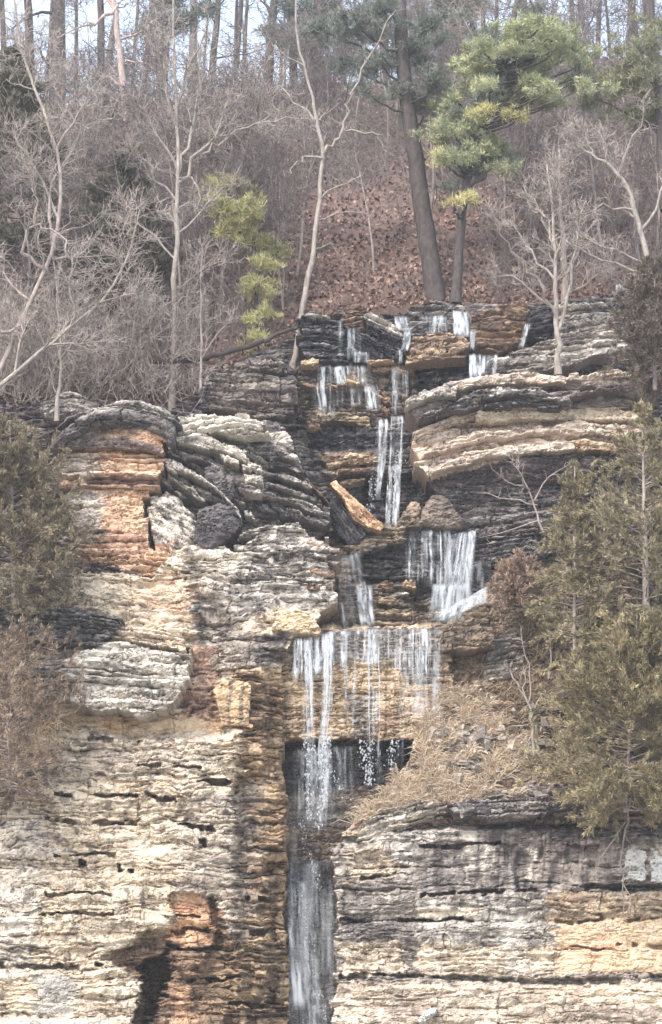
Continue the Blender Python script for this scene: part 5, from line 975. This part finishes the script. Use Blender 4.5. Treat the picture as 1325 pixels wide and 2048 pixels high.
def veil(seed, specs, parent, name='sheet'):
    """(x0, x1, ytop, ybot, depth, density, streak px, fan, fade) -> falling sheet that turns over its lip; its thickness of water varies in streaks"""
    Vs, Fs, Cs, off = [], [], [], 0
    for q, (x0, x1, yt, yb, dep, den, sw, fan, fade) in enumerate(specs):
        nu = max(6, int((x1 - x0) / 1.6)); T0, T1 = yt if not np.isscalar(yt) else (yt, yt); B0, B1 = yb if not np.isscalar(yb) else (yb, yb)
        nv = max(8, int((max(B0, B1) - min(T0, T1)) / 4)); f, t = np.meshgrid(np.linspace(0, 1, nu), np.linspace(0, 1, nv))
        top = T0 + (T1 - T0) * f + 5 * (fbm(f * 9, 0 * f, seed + q, 3) - .5); bot = B0 + (B1 - B0) * f
        v = top + (bot - top) * t; h = (bot - top)
        u = x0 + (x1 - x0) * f + fan * t ** 1.2 * h / 100 + (f - .5) * abs(fan) * .3 * t * h / 100 + 3 * (fbm(f * 12, t * h / 60, seed + 3 + q, 3) - .5) * t
        y = dep - .06 + .4 * (1 - sst(0, 8, t * h)) - .3 * np.sqrt(t) * np.minimum(1, h / 150) - .1 * (fbm((u - fan * t) / 9, t * 2, seed + 5, 3) - .5)
        un = (x0 + (x1 - x0) * f) + 7 * (fbm(f * 10, v / 34, seed + 8, 3) - .5)
        s1 = fbm(un / sw, v / 140 + q, seed + 11, 4, .6); s2 = fbm(un / (sw * 5) + 7, v / 260, seed + 12, 2)
        d = den * .85 * (.05 + 1.0 * sst(.42, .66, .65 * s1 + .35 * s2) + .22 * (1 - sst(0, 14, t * h)))
        if sw < 12: d = d * (.45 + .85 * sst(.36, .6, fbm(un / 5, v / 13, seed + 14, 3)))
        d = d * sst(0, .12, f + .08 * (s2 - .5)) * (1 - sst(.88, 1, f + .08 * (s1 - .5)))
        if sw == 16: d = d * np.sin(np.pi * np.clip(f, 0, 1)) ** .7 * (.6 + .8 * fbm(u / 9, v / 6, seed + 20, 3))
        d = d * sst(0, .05, f) * (1 - sst(.95, 1, f)) * sst(0, 3, t * h + 1.2)
        keep = 1 - sst(0, .9, t) * fade                      # strings part as they fall
        d = d * sst(1 - keep - .12, 1 - keep + .14, .25 + .9 * s1 - .15 * (1 - keep)) * (1 - sst(.8, 1, t) * .9)
        Vs.append(P(u, v, y).reshape(-1, 3)); i = np.arange(u.size).reshape(u.shape) + off
        Fs.append(np.stack([i[:-1, :-1], i[1:, :-1], i[1:, 1:], i[:-1, 1:]], -1).reshape(-1, 4)); off += u.size
        d = np.clip(d, 0, .92).reshape(-1, 1); Cs.append(np.concatenate([d, d, d, d], 1))
    return build(name, np.concatenate(Vs), [np.concatenate(Fs)], M_VEIL, parent, np.concatenate(Cs), smooth=True)
def fall(label, sheets, seed, st=(), dr=(), foam=()):
    rg = np.random.default_rng(seed); s0 = sheets[0]
    e = empty('waterfall', P((s0[0] + s0[1]) / 2, s0[3] if np.isscalar(s0[3]) else s0[3][0], s0[4]), label, 'waterfall')
    for q in sheets: veil(seed * 7 + int(q[0]), [q], e)
    if st: V, F = strands(rg, st); tag(build('strings', V, F, M_WAT, e, smooth=True), kind='stuff')
    if dr: V, F = drops(rg, dr); tag(build('droplets', V, F, M_DROP, e), kind='stuff')
    for q in foam:
        rock('foam', q[0], q[1], 'ice', th=(30, 60), amp=.03, groove=0, pit=.05, rough=.08, edge=.2, er=8, speck=.35, light=.8, seed=seed + 60, parent=e, back=.4, wet=.6, m=M_ICE, ragged=0, warp=4, ssx=10, ssy=14)
    return e
fall('broad curtain fall breaking into strings over the tan wall', [(584, 700, (1273, 1258), (1365, 1340), 1.25, .9, 2.8, -3, .4), (690, 892, (1259, 1254), (1325, 1370), 1.25, .75, 2.6, 0, .5), (602, 626, (1275, 1266), 1610, 1.22, .8, 4, 3, .55), (646, 672, (1266, 1258), 1665, 1.2, .9, 4, -5, .5), (732, 766, 1258, 1580, 1.22, .6, 3.5, 0, .6), (800, 815, 1258, 1540, 1.25, .35, 3, -3, .7), (690, 716, 1262, 1480, 1.22, .4, 3, -3, .6), (780, 885, 1300, 1440, 1.3, .4, 4, 0, .5), (584, 720, (1500, 1490), 1660, 1.5, .3, 6, 0, .3)], 301,
     st=[(606, 628, 1290, 1560, 1.2, 4, 5, 6, .8), (650, 680, 1285, 1620, 1.2, 5, 5, -14, .8), (736, 766, 1285, 1560, 1.2, 4, 4, 2, .9), (800, 870, 1262, 1380, 1.25, 6, 3, 0, .5)],
     dr=[(612, 620, 1470, 1640, 1.2, 90, 2.8), (655, 640, 1470, 1660, 1.2, 150, 3.2), (722, 738, 1480, 1570, 1.2, 70, 2.6), (742, 742, 1480, 1570, 1.2, 70, 2.6), (790, 780, 1480, 1540, 1.2, 50, 2.4), (625, 700, 1490, 1600, 1.3, 70, 2.2)])
fall('white fall fanning out over a rock beside the rusty shrub', [(806, 912, 1053, (1160, 1200), 3.0, .62, 3.2, 0, .45), (908, 955, (1062, 1056), 1190, 2.85, .8, 5, -16, .1), (862, 940, 1168, 1248, 1.3, .8, 13, -12, .1), (926, 984, 1120, 1218, 2.5, .5, 12, 4, .2), (880, 956, 1075, 1240, 2.6, .45, 12, -10, .2), (852, 984, (1240, 1168), (1254, 1204), 1.05, 1.2, 16, -4, 0)], 302,
     st=[(905, 950, 1064, 1180, 2.8, 5, 5, -18, 0)],
     dr=[(880, 970, 1225, 1195, 1.2, 60, 2.2)])
fall('left of the twin streams dropping behind the leaning slab', [(752, 778, 838, 1000, 4.0, .85, 4, -9, .5)], 303, dr=[(752, 742, 940, 1025, 3.9, 30, 2.4)])
fall('right and whiter of the twin streams', [(782, 808, 832, 960, 3.95, 1.1, 5, -5, .2), (776, 804, 930, 1060, 3.7, .95, 4, -5, .45)], 304, dr=[(798, 780, 900, 1056, 3.7, 90, 2.6)])
fall('lacy fall splitting over the tier below the black block', [(632, 740, 727, 770, 4.6, .7, 4, 0, .2), (634, 652, 730, 790, 4.5, 1.0, 5, -2, .1), (618, 670, 764, 832, 4.5, .75, 4, 8, .4), (716, 740, 732, 790, 4.5, 1.0, 5, 24, .2), (728, 758, 770, 822, 4.45, .8, 4, 12, .3), (668, 730, 765, 815, 4.6, .35, 5, 0, .3)], 305)
fall('narrow straight fall left of the dark hollow', [(783, 802, 727, 830, 4.5, 1.0, 4.5, 0, .25), (804, 818, 730, 800, 4.5, .6, 4, 0, .3)], 306)
fall('thin straight thread down the black block', [(675, 687, 640, 724, 4.1, 1.0, 5, 0, .1), (694, 724, 655, 720, 4.1, .4, 3.5, 0, .4), (706, 742, 702, 726, 4.0, .6, 6, -8, .1)], 307)
fall('short white spill between the tilted slab and brown ledge', [(786, 820, 632, 662, 4.0, 1.0, 6, 20, .1), (808, 824, 660, 702, 3.85, 1.0, 5, -14, .1), (794, 806, 700, 728, 3.85, 1.0, 5, 0, .1)], 308)
fall('bright white fall on the grey rounded slab', [(904, 944, (619, 626), 674, 4.4, 1.25, 6, 2, .1), (838, 906, 630, 672, 4.5, .6, 4, 0, .3), (940, 956, 655, 704, 4.3, .5, 4, 0, .3)], 309)
fall('white double splash on the lip right of the dark hollow', [(938, 964, 708, 760, 3.9, 1.3, 7, 0, .1), (964, 998, 710, 752, 3.9, 1.2, 7, -10, .1)], 310)
fall('single white chute below the dark hollow sided block', [(1050, 1064, 646, 698, 4.0, 1.4, 6, -26, .05)], 311)
fall('small white splash at the far right of the top ledge', [(1230, 1254, 568, 594, 5.0, 1.2, 7, 0, .1)], 312)
fall('smooth trickle sliding down the tan rock left of the wide middle fall', [(698, 722, 1104, 1200, 2.4, .8, 6, 20, .1), (712, 746, 1170, 1254, 2.3, .8, 6, 8, .2), (672, 712, 1110, 1250, 2.45, .35, 7, 12, .2), (680, 694, 1206, 1258, 2.5, .7, 5, 14, .1)], 313)
fall('misty plunge sliding down the narrow gully', [(572, 592, 1774, 1910, 1.7, .9, 12, 6, .1), (572, 612, 1900, 2020, 1.6, .8, 13, 7, .1), (574, 630, 1984, 2110, 1.5, .75, 14, 3, .1), (574, 672, 1722, 2110, 1.95, .42, 18, 0, .1), (570, 640, 1590, 1820, 2.2, .4, 14, 3, .2), (576, 640, 1760, 2110, 1.8, .42, 5, 2, .2)], 314,
     dr=[(600, 640, 1640, 1780, 2.0, 60, 2.2), (600, 650, 1780, 2040, 1.8, 90, 2)])
# ------------------------------------------------------------------ the damp air between camera and ridge
hz = bpy.data.materials.new('haze'); hz.use_nodes = True; n = hz.node_tree.nodes; n.remove(n['Principled BSDF'])
pv = n.new('ShaderNodeVolumePrincipled'); pv.inputs['Density'].default_value = .0008; pv.inputs['Color'].default_value = (.9, .92, .96, 1); pv.inputs['Anisotropy'].default_value = .2
hz.node_tree.links.new(pv.outputs[0], n['Material Output'].inputs['Volume'])
X, Y0, Y1, Z0, Z1 = 420, -405, 130, -12, 75
V = np.array([(x, y, z) for x in (-X, X) for y in (Y0, Y1) for z in (Z0, Z1)], float)
tag(build('haze', V, [np.array([[0, 1, 3, 2], [4, 6, 7, 5], [0, 4, 5, 1], [2, 3, 7, 6], [0, 2, 6, 4], [1, 5, 7, 3]])], hz), 'thin damp haze over the whole hillside', 'haze', kind='stuff')
